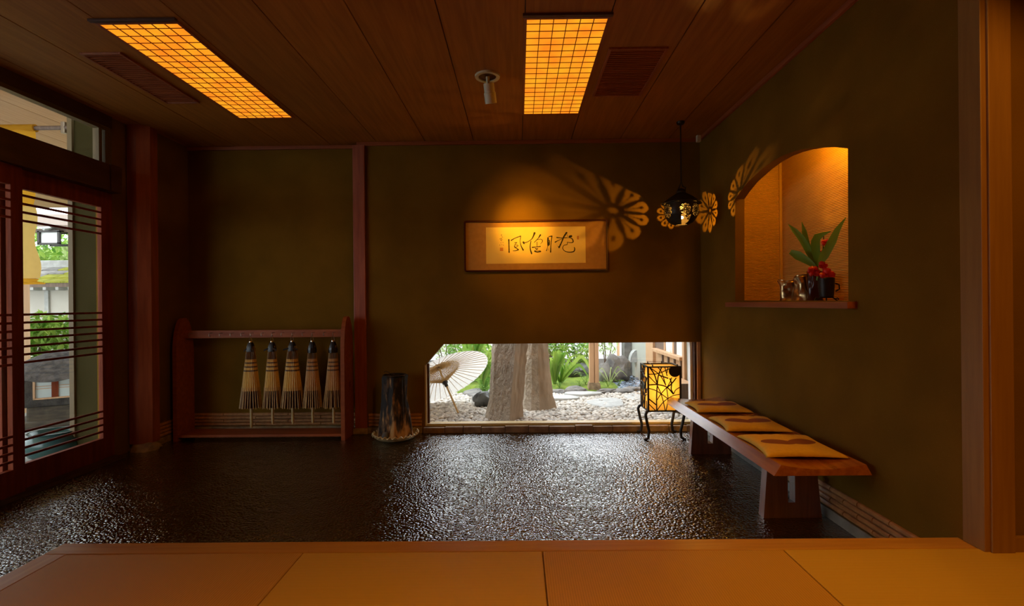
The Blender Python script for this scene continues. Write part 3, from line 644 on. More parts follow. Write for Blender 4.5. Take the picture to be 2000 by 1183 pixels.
for pts, ws in [([(205, 185), (200, 215)], [14, 6]), ([(215, 225), (235, 245)], [10, 5]), ([(165, 272), (220, 262)], [8, 6]), ([(200, 250), (190, 290)], [8, 6]), ([(180, 300), (230, 285)], [7, 7]), ([(205, 290), (200, 322)], [7, 5]), ([(195, 345), (185, 358)], [10, 5]), ([(230, 340), (240, 352)], [10, 6]), ([(172, 395), (160, 406)], [10, 5]), ([(212, 380), (205, 400)], [6, 4]), ([(235, 395), (252, 408)], [8, 6])]:
    stroke(m_, pts, ws)
obj('signature', m_, M['ink_pale'], pp, label='small column of signature strokes')
def seal(x0, x1, y0, y1):
    a_, b_ = cpt(x0, y0), cpt(x1, y1); obj('red_seal', MB().box(a_[0], b_[0], YB-.0128, YB-.0124, b_[1], a_[1]), M['seal'], pp)
seal(170, 238, 452, 520); seal(1762, 1800, 228, 300)
obj('glass', MB().box(fx0+.014, fx1-.014, YB-.021, YB-.0195, fz0+.014, fz1-.014), M['pglass'], pic)

# ------------------------------------------------ andon floor lamp
AX0, AX1, AY0, AY1, AZ0, AZ1 = 1.122, 1.402, 4.29, 4.535, .252, .636
lp = thing('andon_lantern', 'square paper lantern with black branch tracery glowing on four curved iron legs', 'floor lamp', ((AX0+AX1)/2, (AY0+AY1)/2, 0))
b = MB(); w = .007
for x_ in (AX0, AX1):
    for y_ in (AY0, AY1): b.box(x_-w, x_+w, y_-w, y_+w, AZ0, AZ1)
for z_ in (AZ0, AZ1):
    for y_ in (AY0, AY1): b.box(AX0-w, AX1+w, y_-w, y_+w, z_-w*.8, z_+w*.8)
    for x_ in (AX0, AX1): b.box(x_-w, x_+w, AY0, AY1, z_-w*.8, z_+w*.8)
obj('iron_frame', b, M['iron'], lp)
for (x0_, x1_, y0_, y1_) in ((AX0+.006, AX1-.006, AY0+.004, AY0+.006), (AX0+.006, AX1-.006, AY1-.006, AY1-.004), (AX0+.004, AX0+.006, AY0+.006, AY1-.006), (AX1-.006, AX1-.004, AY0+.006, AY1-.006)):
    obj('paper_panel', MB().box(x0_, x1_, y0_, y1_, AZ0+.005, AZ1-.005), M['lamp_paper'], lp)
obj('top_plate', MB().box(AX0+.02, AX1-.02, AY0+.02, AY1-.02, AZ1-.03, AZ1-.027), M['lamp_paper'], lp)
BR_ = [[(275, 190), (330, 280), (365, 400)], [(275, 190), (400, 290), (470, 420)], [(262, 275), (380, 268), (520, 205)], [(380, 285), (500, 330)], [(262, 300), (360, 405)], [(375, 190), (420, 250), (470, 420)],
 [(420, 190), (380, 290), (365, 420), (355, 560), (355, 742)], [(460, 190), (487, 300)], [(495, 190), (485, 260)], [(262, 412), (365, 408), (480, 440), (560, 530)], [(262, 455), (340, 480), (410, 525), (490, 585)],
 [(545, 320), (510, 400), (480, 445), (410, 525), (360, 605)], [(600, 325), (540, 400), (480, 450)], [(365, 420), (410, 525), (440, 640), (460, 742)], [(480, 450), (490, 540), (495, 600), (470, 742)], [(520, 330), (540, 400), (535, 470), (565, 530)],
 [(642, 445), (590, 480), (565, 530)], [(642, 535), (560, 550), (490, 590), (430, 640), (360, 735)], [(262, 590), (350, 665)], [(262, 655), (345, 742)], [(560, 630), (595, 742)]]
def face(fn):
    m_ = MB()
    for i, ln in enumerate(BR_):
        sp_ = smooth_pts(ln, 4); m_.tube([fn((p.x-255)/395, (745-p.y)/560) for p in sp_], [.0042 if i % 3 else .0058]*len(sp_), 5)
    return m_
ffront = lambda u, v: (AX0+u*(AX1-AX0), AY0-.003, AZ0+v*(AZ1-AZ0))
fleft = lambda u, v: (AX0-.003, AY1-u*(AY1-AY0), AZ0+v*(AZ1-AZ0))
fright = lambda u, v: (AX1+.003, AY0+u*(AY1-AY0), AZ0+v*(AZ1-AZ0))
for fn in (ffront, fleft, fright): obj('branch_tracery', face(fn), M['iron'], lp)
def disc(fn, u, v, r, n=22):
    m_ = MB(); W_ = (AX1-AX0); c_ = []
    for i in range(n):
        a_ = 2*PI*i/n; uu = min(u+r*math.cos(a_)/W_, .985); vv = min(v+r*math.sin(a_)/(AZ1-AZ0), .985); c_.append(fn(uu, vv))
    cc = Vector(fn(.5, .5)); o_ = Vector((0, -.003, 0)) if abs(fn(0, 0)[1]-fn(1, 0)[1]) < 1e-6 else Vector((-.003, 0, 0))
    m_.add(c_+[tuple(Vector(p)+o_) for p in c_], [tuple(range(n)), tuple(range(n, 2*n))]+[(i, (i+1) % n, n+(i+1) % n, n+i) for i in range(n)]); return m_
obj('moon_disc', disc(ffront, .825, .905, .052), M['iron'], lp); obj('moon_disc', disc(fleft, .33, .50, .048), M['iron'], lp)
obj('corner_peg', MB().tube([(AX0+.04, AY0, AZ1), (AX0+.04, AY0, AZ1+.022)], .005, 6), M['iron'], lp)
for x_, y_ in ((AX0+.255, AY0), (AX0+.06, AY1), (AX0+.19, AY1)): obj('corner_peg', MB().tube([(x_, y_, AZ1), (x_, y_, AZ1+.022)], .005, 6), M['iron'], lp)
obj('top_wire', MB().tube([(AX0+.04, AY0, AZ1+.013), (AX0+.06, AY1, AZ1+.018), (AX0+.19, AY1, AZ1+.018), (AX0+.255, AY0, AZ1+.013)], .0022, 6), M['iron'], lp)
for sx, sy, X_, Y_ in ((-1, -1, AX0, AY0), (1, -1, AX1, AY0), (-1, 1, AX0, AY1), (1, 1, AX1, AY1)):
    dy = sy*.35
    q = [(0, 0, AZ0+.004), (.022, .0, AZ0-.004), (.034, .0, AZ0-.03), (.018, 0, .14), (.003, 0, .08), (.010, 0, .02), (.03, 0, .007), (.045, 0, .010)]
    pts = [Vector((X_+sx*(a_-.006), min(Y_+dy*a_, 4.558), z_)) for a_, _, z_ in q]
    m_ = MB(); sp_ = [];
    for i in range(len(pts)-1): sp_ += [pts[i].lerp(pts[i+1], k/3) for k in range(3)]
    sp_.append(pts[-1]); m_.tube(sp_, [.0085+.0045*(1-abs(i/len(sp_)-.4)) for i in range(len(sp_))], 8); obj('leg', m_, M['iron'], lp, True)
obj('bulb', MB().ball(((AX0+AX1)/2-.01, (AY0+AY1)/2, .45), .03, 2), M['bulb_andon'], lp, True)
point('andon_bulb_lamp', ((AX0+AX1)/2-.01, AY0+.075, .447), 4.2, .02, (1, .56, .13))

# ------------------------------------------------ hanging iron lantern with flower cut-outs
HC = on_y(1331, 421, 4.17); hx, hy, hz = HC.x, HC.y, HC.z
hl = thing('hanging_lantern', 'black iron hanging lantern pierced with flower shapes and a bare bright bulb', 'pendant lamp', (hx, hy, hz-.04))
prof = [(-.080, .048), (-.062, .090), (-.05, .102), (-.04, .112), (-.02, .124), (.0, .134), (.03, .141), (.06, .140), (.085, .136), (.10, .134)]
def prad(z):
    for (z0_, r0), (z1_, r1) in zip(prof, prof[1:]):
        if z <= z1_: return r0+(r1-r0)*(z-z0_)/(z1_-z0_)
    return prof[-1][1]
AZS = [math.radians(a_) for a_ in (-50, 32, 84, 139, -165, -95)]
RSZ = (.050, .060, .040, .066, .055, .044)
def open_at(a_, z_):
    if z_ < -.012 and -1.9 < ((a_+PI) % (2*PI)-PI) < -1.25: return True
    for i, fa in enumerate(AZS):
        d = (a_-fa+PI) % (2*PI)-PI; u = d*.138; v = z_-.032; r_ = math.hypot(u, v); R_ = RSZ[i]
        if r_ > R_*1.06: continue
        th = math.atan2(v, u); npet = 10; k = (th/(2*PI)*npet) % 1
        if r_ < R_*.10: return True
        if r_ < R_*.22: return False
        wid = .5*(min(1, (r_/R_)*1.25))*.86; tip = 1-((r_-R_*.8)/(R_*.26))**2*1. if r_ > R_*.8 else 1
        if tip <= 0: return False
        if abs(k-.5) < wid*math.sqrt(max(tip, 0)):
            if abs(k-.5)*r_ < .0011 and r_ < R_*.8: return False      # stamen line
            if math.hypot(abs(k-.5)*r_*.8, r_-R_*.80) < .0042: return False
            return True
    return False
NA, NZ = 360, 90; m_ = MB(); idx = {}
def gv(i, j):
    i %= NA
    if (i, j) not in idx:
        a_ = 2*PI*i/NA; z_ = -.080+.180*j/NZ; r_ = prad(z_); idx[(i, j)] = len(m_.v); m_.v.append((hx+r_*math.cos(a_), hy+r_*math.sin(a_), hz+z_))
    return idx[(i, j)]
for j in range(NZ):
    for i in range(NA):
        a_ = 2*PI*(i+.5)/NA; z_ = -.080+.180*(j+.5)/NZ
        if not open_at(a_, z_): m_.f.append((gv(i, j), gv(i+1, j), gv(i+1, j+1), gv(i, j+1)))
sh = obj('pierced_shade', m_, M['iron'], hl)
md = sh.modifiers.new('thick', 'SOLIDIFY'); md.thickness = .003
scal = lambda a_, z_: 1+(.10 if z_ < .125 else .0)*abs(math.cos(a_*3))**6
m_ = MB().lathe([(.136, .098), (.158, .100), (.160, .104), (.135, .125), (.095, .155), (.055, .18), (.04, .19), (.03, .195)], 72, (hx, hy, hz), False, scal)
rf = obj('roof', m_, M['iron'], hl, True); md = rf.modifiers.new('thick', 'SOLIDIFY'); md.thickness = .003
obj('cap', MB().lathe([(.034, .19), (.04, .20), (.036, .212), (.022, .225), (.008, .232)], 24, (hx, hy, hz)), M['iron'], hl, True)
obj('yoke', MB().tube([(hx-.03, hy, hz+.205), (hx-.012, hy, hz+.25), (hx, hy, hz+.295), (hx+.012, hy, hz+.25), (hx+.038, hy, hz+.235), (hx+.03, hy, hz+.205)], .006, 8), M['iron'], hl, True)
obj('cord', MB().tube([(hx, hy, hz+.29), (hx, hy, ZC-.01)], .0055, 8), M['iron'], hl, True)
obj('ceiling_cup', MB().lathe([(.028, -.02), (.034, -.008), (.034, 0)], 20, (hx, hy, ZC)), M['iron'], hl, True)
obj('lamp_socket', MB().lathe([(.016, .03), (.018, .06), (.012, .12), (.01, .19)], 14, (hx, hy, hz)), M['iron'], hl, True)
obj('bulb', MB().ball((hx, hy, hz-.016), (.016, .016, .013), 2), M['bulb_pendant'], hl, True)
pl = point('pendant_bulb_lamp', (hx, hy, hz+.006), 15, .003, (1, .47, .06))

# ------------------------------------------------ umbrella rack
rk = thing('umbrella_rack', 'red-brown wooden umbrella rack with rounded side panels and a hook rail', 'rack', (-2.32, 4.47, 0))
RX0, RX1, RYF, RYB = -3.09, -1.555, 4.36, 4.60
def side_poly(y0, y1, h):
    ym = y0+(y1-y0)*.48; pts = [(y0, .0), (y1, .0)]
    for i in range(13): t_ = i/12; a_ = t_*PI/2; pts.append((ym+(y1-ym)*math.cos(a_)**.9, h-.34+.34*math.sin(a_)))
    for i in range(1, 13): t_ = i/12; a_ = PI/2*(1-t_); pts.append((ym-(ym-y0)*math.cos(a_)**.9, h-.34+.34*math.sin(a_)))
    return pts
def side(x0, x1, holes):
    bm = bmesh.new()
    def lp_(pts): vs = [bm.verts.new((x0, y, z)) for y, z in pts]; return [bm.edges.new((vs[i], vs[(i+1) % len(vs)])) for i in range(len(vs))]
    e = lp_(side_poly(RYF, RYB, 1.10))
    for (yc, zc) in holes: e += lp_([(yc+.026*math.cos(2*PI*k/16), zc+.05*math.sin(2*PI*k/16)) for k in range(16)])
    bmesh.ops.triangle_fill(bm, edges=e, use_beauty=True)
    r_ = bmesh.ops.extrude_face_region(bm, geom=list(bm.faces))
    for q in r_['geom']:
        if isinstance(q, bmesh.types.BMVert): q.co.x += x1-x0
    return MB().bm(bm)
obj('side_panel', side(RX0, RX0+.035, []), M['red_wood_x'], rk); obj('side_panel', side(RX1-.035, RX1, [(4.50, .735), (4.50, .455)]), M['red_wood_x'], rk, label='side panel with two oval holes')
obj('bottom_shelf', MB().box(RX0+.035, RX1-.035, RYF+.008, RYB-.01, .032, .055, .003), M['red_wood_x'], rk)
obj('hook_rail', MB().box(RX0+.035, RX1-.035, 4.475, 4.500, .912, .982, .003), M['red_wood_x'], rk)
hooks = [x/3.696+300 for x in (270, 415, 490, 567, 645, 712, 790, 865, 933, 1010, 1083, 1153, 1235, 1303)]
HX = [on_y(p, 650, 4.46).x for p in hooks]
for x_ in HX:
    obj('hook', MB().tube([(x_+.008, 4.468, .957), (x_, 4.442, .958), (x_-.002, 4.430, .950), (x_, 4.428, .936), (x_+.003, 4.434, .928), (x_+.004, 4.441, .934)], .0028, 6), M['steel'], rk, True)
# ------------------------------------------------ five folded paper umbrellas
def cone_fold(z0, z1, r0, r1, n=26, amp=.10, seg=1):
    m_ = MB(); vs = []; N_ = n*2
    for k in range(seg+1):
        t_ = k/seg; z_ = z0+(z1-z0)*t_; r_ = r0+(r1-r0)*t_
        for i in range(N_):
            a_ = 2*PI*i/N_; rr = r_*(1-amp*(i % 2)); vs.append((rr*math.cos(a_), rr*math.sin(a_)*.8, z_))
    return m_.add(vs, [(k*N_+i, k*N_+(i+1) % N_, (k+1)*N_+(i+1) % N_, (k+1)*N_+i) for k in range(seg) for i in range(N_)])
def umbrella(x, label, wid, tie, paper_tint, hlen):
    u = thing('paper_umbrella', label, 'umbrella', (x, 4.43, .125), 'paper umbrellas on the rack')
    z = lambda h: h-.125
    obj('handle', MB().lathe([(.010, z(hlen)), (.0115, z(hlen+.03)), (.0115, z(.35)), (.010, z(.6))], 12), M['bamboo_pale'], u, True, local=True)
    obj('canopy_tip_band', cone_fold(z(.29), z(.44), .080*wid, .070*wid, amp=.22), M['brownpaper'], u, local=True)
    m_ = MB(); R = random.Random(int(x*100))
    for i in range(26):
        a_ = 2*PI*i/26; j_ = R.uniform(-.006, .006); r0, r1 = (.083+R.uniform(-.004, .004))*wid, .067*wid
        m_.tube([(r0*math.cos(a_)+j_, r0*math.sin(a_)*.8, z(.275+R.uniform(0, .014))), (r1*math.cos(a_), r1*math.sin(a_)*.8, z(.47))], .0036, 5)
        rb, rc = .0715*wid, .030*wid; m_.tube([(rb*math.cos(a_), rb*math.sin(a_)*.8, z(.44)), (rc*math.cos(a_), rc*math.sin(a_)*.8, z(.84))], .0009, 4)
    o_ = obj('bamboo_ribs', m_, M['bamboo_rib'], u, local=True)
    obj('canopy', cone_fold(z(.44), z(.615), .0705*wid, .054*wid, amp=.10), paper_tint, u, local=True)
    zz = [.614, .627, .649, .662, .684, .697, .722]; rr = lambda h: (.054-(h-.615)*.12)*wid
    for i in range(6): obj('dark_band' if i % 2 == 0 else 'pale_band', cone_fold(z(zz[i]), z(zz[i+1]), rr(zz[i]), rr(zz[i+1]), amp=.08), M['brownpaper'] if i % 2 == 0 else paper_tint, u, local=True)
    obj('upper_canopy', cone_fold(z(.722), z(.83), rr(.722), .026*wid, amp=.12), M['brownpaper'], u, local=True)
    cap = obj('black_cap', MB().lathe([(.034, z(.79)), (.036, z(.81)), (.030, z(.84)), (.022, z(.865)), (.018, z(.873))], 14, fn=lambda a_, h: 1+.10*math.sin(a_*5)), M['blackcloth'], u, True, local=True)
    if tie:
        for s in (-1, 1): obj('tie_end', MB().add([(s*.018, -.026, z(.828)), (s*.018, -.036, z(.812)), (s*(.04+.02*tie), -.036, z(.795-.012*(1-tie))), (s*(.035+.025*tie), -.030, z(.81-.008*(1-tie)))], [(0, 1, 2, 3)]), M['blackcloth'], cap, local=True)
    else:
        obj('tie_end', MB().lathe([(.039, z(.775)), (.041, z(.80)), (.038, z(.82))], 12, cap=False), M['blackcloth'], cap, local=True)
    obj('metal_ferrule', MB().lathe([(.014, z(.872)), (.015, z(.878)), (.012, z(.886)), (.006, z(.889))], 14), M['chrome'], u, True, local=True)
    obj('hanging_loop', MB().tube([(-.012, 0, z(.884)), (-.009, .0, z(.91)), (0, -.003, z(.934)), (.009, 0, z(.91)), (.013, 0, z(.884))], .0022, 6), M['steel'], u, True, local=True)
    return u
UH = [HX[i] for i in (5, 7, 9, 11, 13)]
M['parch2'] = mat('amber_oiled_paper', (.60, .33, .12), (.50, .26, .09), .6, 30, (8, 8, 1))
umbrella(UH[0], 'folded paper umbrella hung first from the left, black cap with short drooping ties', 1.12, .35, M['parchment'], .105)
umbrella(UH[1], 'folded paper umbrella hung second from the left, one black tie sticking out', .98, .9, M['parchment'], .135)
umbrella(UH[2], 'folded paper umbrella hung in the middle of five, widest, with black bow ends', 1.18, 1.3, M['parchment'], .135)
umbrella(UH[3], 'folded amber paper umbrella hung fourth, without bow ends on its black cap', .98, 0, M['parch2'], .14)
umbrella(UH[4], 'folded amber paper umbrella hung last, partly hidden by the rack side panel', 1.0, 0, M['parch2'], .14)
# ------------------------------------------------ stump on dish
sc_ = (-1.115, 4.40)
solo_d = thing('ceramic_dish', 'round cream dish with a wavy pie-crust rim under the stump', 'dish', (sc_[0], sc_[1], 0))
obj('bowl', MB().lathe([(.115, .0), (.125, .004), (.170, .02), (.196, .050), (.192, .053), (.160, .026), (.115, .012), (.001, .011)], 72, (sc_[0], sc_[1], .0)), M['ceramic'], solo_d, True)
m_ = MB(); pts = []
for i in range(217):
    a_ = 2*PI*i/216; pts.append((sc_[0]+(.196+.006*math.cos(a_*27))*math.cos(a_), sc_[1]+(.196+.006*math.cos(a_*27))*math.sin(a_), .053+.009*math.sin(a_*27)))
m_.tube(pts, .0055, 6, False); obj('wavy_rim', m_, M['ceramic'], solo_d, True)
st_ = thing('driftwood_stump', 'tall blackened driftwood stump standing in the cream dish', 'stump', (sc_[0], sc_[1], .012))
from mathutils import noise as NS
def stf(u, v):
    a_ = 2*PI*u; h = .55*v; r_ = .138-.034*min(1, v*1.7)+.006*v
    r_ += .016*(1-v)*math.cos(a_*5+.8)+.012*(1-v)*math.cos(a_*9)+.012*NS.noise(Vector((math.cos(a_)*2.2, math.sin(a_)*2.2, v*2.2)))+.007*NS.noise(Vector((math.cos(a_)*7, math.sin(a_)*7, v*3)))
    return (sc_[0]+r_*math.cos(a_)-.003*v, sc_[1]+r_*math.sin(a_), .014+h*1.0+(.006*math.cos(a_*3) if v > .9 else 0))
m_ = MB().grid(stf, 96, 60, True); n0 = len(m_.v); m_.f.append(tuple(range(n0-96, n0))); m_.f.append(tuple(reversed(range(96))))
obj('trunk', m_, M['bark'], st_, True)
obj('rim_lip', MB().lathe([(.085, .555), (.102, .562), (.108, .570), (.098, .577), (.080, .572)], 40, (sc_[0]-.003, sc_[1], 0), False, lambda a_, z_: 1+.05*math.sin(a_*3)), M['bark'], st_, True)
obj('twig', MB().tube([(sc_[0]-.02, sc_[1]-.04, .57), (sc_[0]-.04, sc_[1]-.045, .60), (sc_[0]-.07, sc_[1]-.045, .612), (sc_[0]-.085, sc_[1]-.045, .604)], .003, 6), M['bark'], st_, True)
obj('side_root', MB().ball((sc_[0]-.055, sc_[1]-.135, .055), (.030, .022, .045), 2, .3, seed=4), M['darkrock'], st_, True)

# ------------------------------------------------ bench
BX0, BX1, BY0, BY1, BZ = 1.256, 1.664, 2.374, 4.10, .410
bn = thing('wooden_bench', 'long red-brown wooden bench with a dished seat along the right wall', 'bench', (1.46, 3.24, 0))
m_ = MB(); nx = 14; vs = []
for y_ in (BY0, BY1):
    for i in range(nx+1): t_ = i/nx; vs.append((BX0+(BX1-BX0)*t_, y_, BZ-.022*math.sin(PI*t_)))
    vs.append((BX1+.028, y_, .358)); vs.append((BX0-.034, y_, .358))
k = nx+3; m_.add(vs, [tuple(range(k)), tuple(reversed(range(k, 2*k)))]+[(i, (i+1) % k, k+(i+1) % k, k+i) for i in range(k)])
obj('seat', m_, M['bench'], bn)
for y_ in (2.727, 3.878):
    m_ = MB(); xa, xb, ta, tb = 1.344, 1.664, 1.372, 1.632
    sl0, sl1 = 1.478, 1.518; zt_ = .359; zs_ = .085
    def xl(z): return xa+(ta-xa)*z/zt_
    def xr(z): return xb+(tb-xb)*z/zt_
    m_.prism([(xa, 0), (sl0, 0), (sl0, zt_), (ta, zt_)], y_, y_+.058, 'y').prism([(sl1, 0), (xb, 0), (tb, zt_), (sl1, zt_)], y_, y_+.058, 'y').prism([(sl0, 0), (sl1, 0), (sl1, zs_), (sl0, zs_)], y_, y_+.058, 'y')
    obj('leg', m_, M['bench_leg'], bn, label='slotted plank leg')
# cushions
def cushion(cx_, cy_, rz, label, sx=.205, sy=.20, seed=1):
    R = seed*7.3
    def surf(s):
        def fn(u, v):
            a_, b_ = u*2-1, v*2-1
            pin = 1-.13*(1-a_*a_)*abs(b_)**3; pin2 = 1-.14*(1-b_*b_)*abs(a_)**3
            x_ = a_*sx*pin2; y_ = b_*sy*pin
            e = max(0, (1-a_**4)*(1-b_**4)); h = (.030*e**.45+.004*NS.noise(Vector((a_*2+R, b_*2, R)))*e)*(1 if s > 0 else -.22)
            h += (.0035*math.sin(a_*22+R)+.002*math.sin(a_*9+b_*7+R))*(abs(b_)**4)*e*s
            return (x_, y_, h+.007)
        return fn
    m_ = MB().grid(surf(1), 34, 34).grid(surf(-1), 34, 34)
    me = m_.mesh('floor_cushion', M['cushion'], True)
    bm = bmesh.new(); bm.from_mesh(me); bmesh.ops.remove_doubles(bm, verts=bm.verts, dist=.0005); bmesh.ops.recalc_face_normals(bm, faces=bm.faces); bm.to_mesh(me); bm.free()
    o = bpy.data.objects.new('seat_cushion', me); C.objects.link(o); o.location = (cx_, cy_, BZ-.005); o.rotation_euler = (0, 0, rz)
    return tag(o, label, 'cushion', 'linen cushions on the bench')
cushion(1.456, 2.675, -.06, 'yellow linen cushion with brown motif at the bench end farthest from the lantern', .205, .205, 1)
cushion(1.462, 3.155, -.07, 'middle yellow linen cushion of three on the bench', .200, .185, 2)
cushion(1.470, 3.665, -.05, 'pale linen cushion with brown motif at the bench end beside the glowing lantern', .200, .17, 3)

# ------------------------------------------------ niche arrangement
def np_(px, py, d=0.): return on_pl(px, py, (1.86+d*.75, 3.02+d*.66, 1.3), (.75, .66, 0))
bvx = lambda px, X: on_x(px, 560, X).y
vz = 1.1935
bz_ = thing('bronze_vase', 'squat crumpled bronze vase with two bulging lobes on the niche shelf', 'vase', (1.87, 3.33, vz))
def lobe(cx_, cy_, rx, h, seed, pinch):
    def fn(u, v):
        a_ = 2*PI*u; z_ = h*v
        r_ = rx*(1-.18*math.sin(PI*v*1.0)*pinch+.16*NS.noise(Vector((math.cos(a_)*1.5+seed, math.sin(a_)*1.5, v*3)))+.10*math.cos(a_*3+v*4+seed))
        if v > .93: r_ *= .92
        return (cx_+r_*math.cos(a_), cy_+r_*math.sin(a_), vz+z_+(.008*math.cos(a_*2+seed) if v > .5 else 0))
    m_ = MB().grid(fn, 40, 26, True); n0 = len(m_.v); m_.f.append(tuple(range(n0-40, n0))); m_.f.append(tuple(reversed(range(40)))); return m_
yA = 1.86/(1540-1013)*960; yB_ = 1.86/(1566-1013)*960
obj('lobe', lobe(1.86, yA, .066, .150, 1.3, 1.0), M['bronze'], bz_, True); obj('lobe', lobe(1.88, yB_+.02, .070, .170, 4.1, 1.1), M['bronze'], bz_, True)
yC = 1.86/(1586-1013)*960
vs_ = thing('flower_vase', 'dark waisted vase holding broad green leaves and red blossoms in the niche', 'vase', (1.86, yC, vz))
obj('body', lobe(1.87, yC, .046, .185, 2.2, 1.5), M['lacquer'], vs_, True)
pt = thing('iron_pot', 'small black iron pot with handle and scroll feet holding red flowers in the niche', 'pot', (1.86, 2.985, vz))
pxc = 1.86; pyc = 1.86/(1612-1013)*960
obj('body', MB().lathe([(.030, .022), (.038, .03), (.043, .09), (.045, .14), (.04, .145), (.036, .143), (.034, .06), (.001, .05)], 28, (pxc, pyc, vz), False), M['iron'], pt, True)
for k in range(3):
    a_ = -PI/2+2*PI*k/3+.5; c_, s_ = math.cos(a_), math.sin(a_)
    obj('foot', MB().tube([(pxc+c_*.028, pyc+s_*.028, vz+.03), (pxc+c_*.046, pyc+s_*.046, vz+.018), (pxc+c_*.060, pyc+s_*.060, vz+.006), (pxc+c_*.070, pyc+s_*.070, vz+.012), (pxc+c_*.064, pyc+s_*.064, vz+.022), (pxc+c_*.056, pyc+s_*.056, vz+.018)], .0042, 6), M['iron'], pt, True)
obj('handle', MB().tube([(pxc+.043, pyc-.015, vz+.11), (pxc+.062, pyc-.022, vz+.10), (pxc+.064, pyc-.022, vz+.075), (pxc+.045, pyc-.016, vz+.06)], .004, 6), M['iron'], pt, True)
fa = thing('flower_arrangement', 'spray of broad green leaves and red flowers rising from the niche vases', 'plant', tuple(np_(1595, 585)))
def n6(cx_, cy_, d=0.): return np_(1510+cx_/5.635, 400+cy_/5.635, d)
def blade(parent, pts, ws, m, name='leaf', fold=.25, n=10, world=True):
    sp_ = []; 
    P_ = [Vector(p) for p in pts]; Q = [2*P_[0]-P_[1]]+P_+[2*P_[-1]-P_[-2]]; kk = max(2, n//(len(P_)-1))
    for i in range(1, len(Q)-2):
        for k in range(kk):
            t_ = k/kk; a_, b_, c_, d_ = Q[i-1:i+3]; sp_.append(.5*((2*b_)+(c_-a_)*t_+(2*a_-5*b_+4*c_-d_)*t_*t_+(3*b_-a_-3*c_+d_)*t_**3))
    sp_.append(P_[-1]); nn = len(sp_); vs = []
    for i, p in enumerate(sp_):
        d = (sp_[min(i+1, nn-1)]-sp_[max(i-1, 0)]).normalized(); toe = (EYE-p).normalized() if world else Vector((0, -1, .2)).normalized()
        s = d.cross(toe)
        if s.length < 1e-3: s = Vector((1, 0, 0))
        s.normalize(); nrm = s.cross(d).normalized()
        t_ = i/(nn-1)*(len(ws)-1); k = min(int(t_), len(ws)-2); w = ws[k]*(1-(t_-k))+ws[k+1]*(t_-k)
        vs += [p+s*w*.5+nrm*w*fold*.5, p, p-s*w*.5+nrm*w*fold*.5]
    fs = []
    for i in range(nn-1):
        o = i*3; fs += [(o, o+1, o+4, o+3), (o+1, o+2, o+5, o+4)]
    return obj(name, MB().add(vs, fs), m, parent, True)
for pts, ws, d in [([(480, 690), (400, 530), (320, 380), (240, 285), (165, 210)], [.018, .036, .038, .030, .002], .02), ([(470, 640), (395, 480), (365, 390), (345, 300), (315, 185)], [.015, .028, .03, .028, .002], .05),
      ([(490, 680), (480, 560), (465, 450), (490, 350), (640, 290)], [.02, .042, .050, .045, .002], 0), ([(500, 670), (560, 560), (650, 400), (710, 270), (800, 140)], [.02, .05, .045, .030, .004], -.03),
      ([(475, 690), (380, 620), (280, 560), (190, 515)], [.018, .040, .055, .028], -.02), ([(480, 640), (440, 540), (390, 435)], [.02, .036, .004], .03)]:
    blade(fa, [n6(x_, y_, d) for x_, y_ in pts], ws, M['leaf_niche'])
obj('stem', MB().tube([n6(550, 740), n6(545, 560), n6(557, 345)], .0025, 6), M['ink'], fa)
obj('stem', MB().tube([n6(490, 830), n6(492, 740), n6(480, 680)], .008, 8), M['leaf_niche'], fa)
def flower(cx_, cy_, r, d=0., n=5, sd=0):
    R = random.Random(sd); c_ = n6(cx_, cy_, d); f_ = obj('red_flower', MB().ball(c_, r*.35, 2), M['red_flower'], fa, True); m_ = MB()
    for k in range(n):
        a_ = 2*PI*k/n+R.uniform(-.3, .3); e = Euler((R.uniform(-.6, .6), R.uniform(-.6, .6), a_)); v_ = Vector((math.cos(a_), 0, math.sin(a_)))*r*.55+Vector((0, -r*.2, 0))
        m_.ball(c_+v_, (r*.55, r*.32, r*.5), 2, .35, e, sd+k)
    obj('petals', m_, M['red_flower'], f_, True)
flower(575, 420, .026, -.02, 5, 1); flower(517, 520, .012, .02, 4, 2); flower(540, 665, .028, -.02, 5, 3); flower(440, 730, .036, -.03, 6, 4); flower(585, 775, .044, -.03, 6, 5)

# ================================================================== GARDEN BEHIND THE LOW WINDOW
GZ = .02
gr = struct('ground', MB().box(-3.0, 6.0, YB+.14, 14, -.15, -.005), M['soil'], 'garden ground with pale pebbles, moss and soil')
struct('wall_garden', MB().box(-5, 5, 10.6, 10.75, -.1, 1.9), M['whitewall'], 'bright white garden wall behind the shrubs')
def gp(px, py, z=GZ): return on_z(px, py, z)
# pebbles
PB = []
for k in range(8):
    R = random.Random(k); m_ = MB().ball((0, 0, 0), (.5, R.uniform(.34, .46), R.uniform(.24, .34)), 2, .25, seed=k+1)
    PB.append(m_.mesh('pebble', M['pebble'], True))
R = random.Random(11)
def in_bed(x, y):
    if y < 4.76 or y > 6.9: return False
    if x < -1.35 or x > 1.8: return False
    if y > 6.45+.08*math.sin(x*5): return x < -.95 and y < 6.8
    return True
pts = []
y = 4.77
while y < 6.9:
    x = -1.35
    while x < 1.8:
        xx, yy = x+R.uniform(-.016, .016), y+R.uniform(-.014, .014)
        if in_bed(xx, yy): pts.append((xx, yy, R.uniform(.044, .078)))
        x += .042
    y += .036
near = [p for p in pts]; near.sort(key=lambda p: p[1]-.0*p[2])
vis = [p for p in near if abs(p[0]-.0) < p[1]*.37+.0 and p[0] > -.193*p[1]]
vis.sort(key=lambda p: -p[2]/p[1]); single = set(vis[:290])
st = MB(); import numpy as np
BV = []; 
for me in PB:
    a_ = np.empty(len(me.vertices)*3); me.vertices.foreach_get('co', a_); BV.append((a_.reshape(-1, 3), [tuple(p.vertices) for p in me.polygons]))
allv = []; allf = []; off = 0
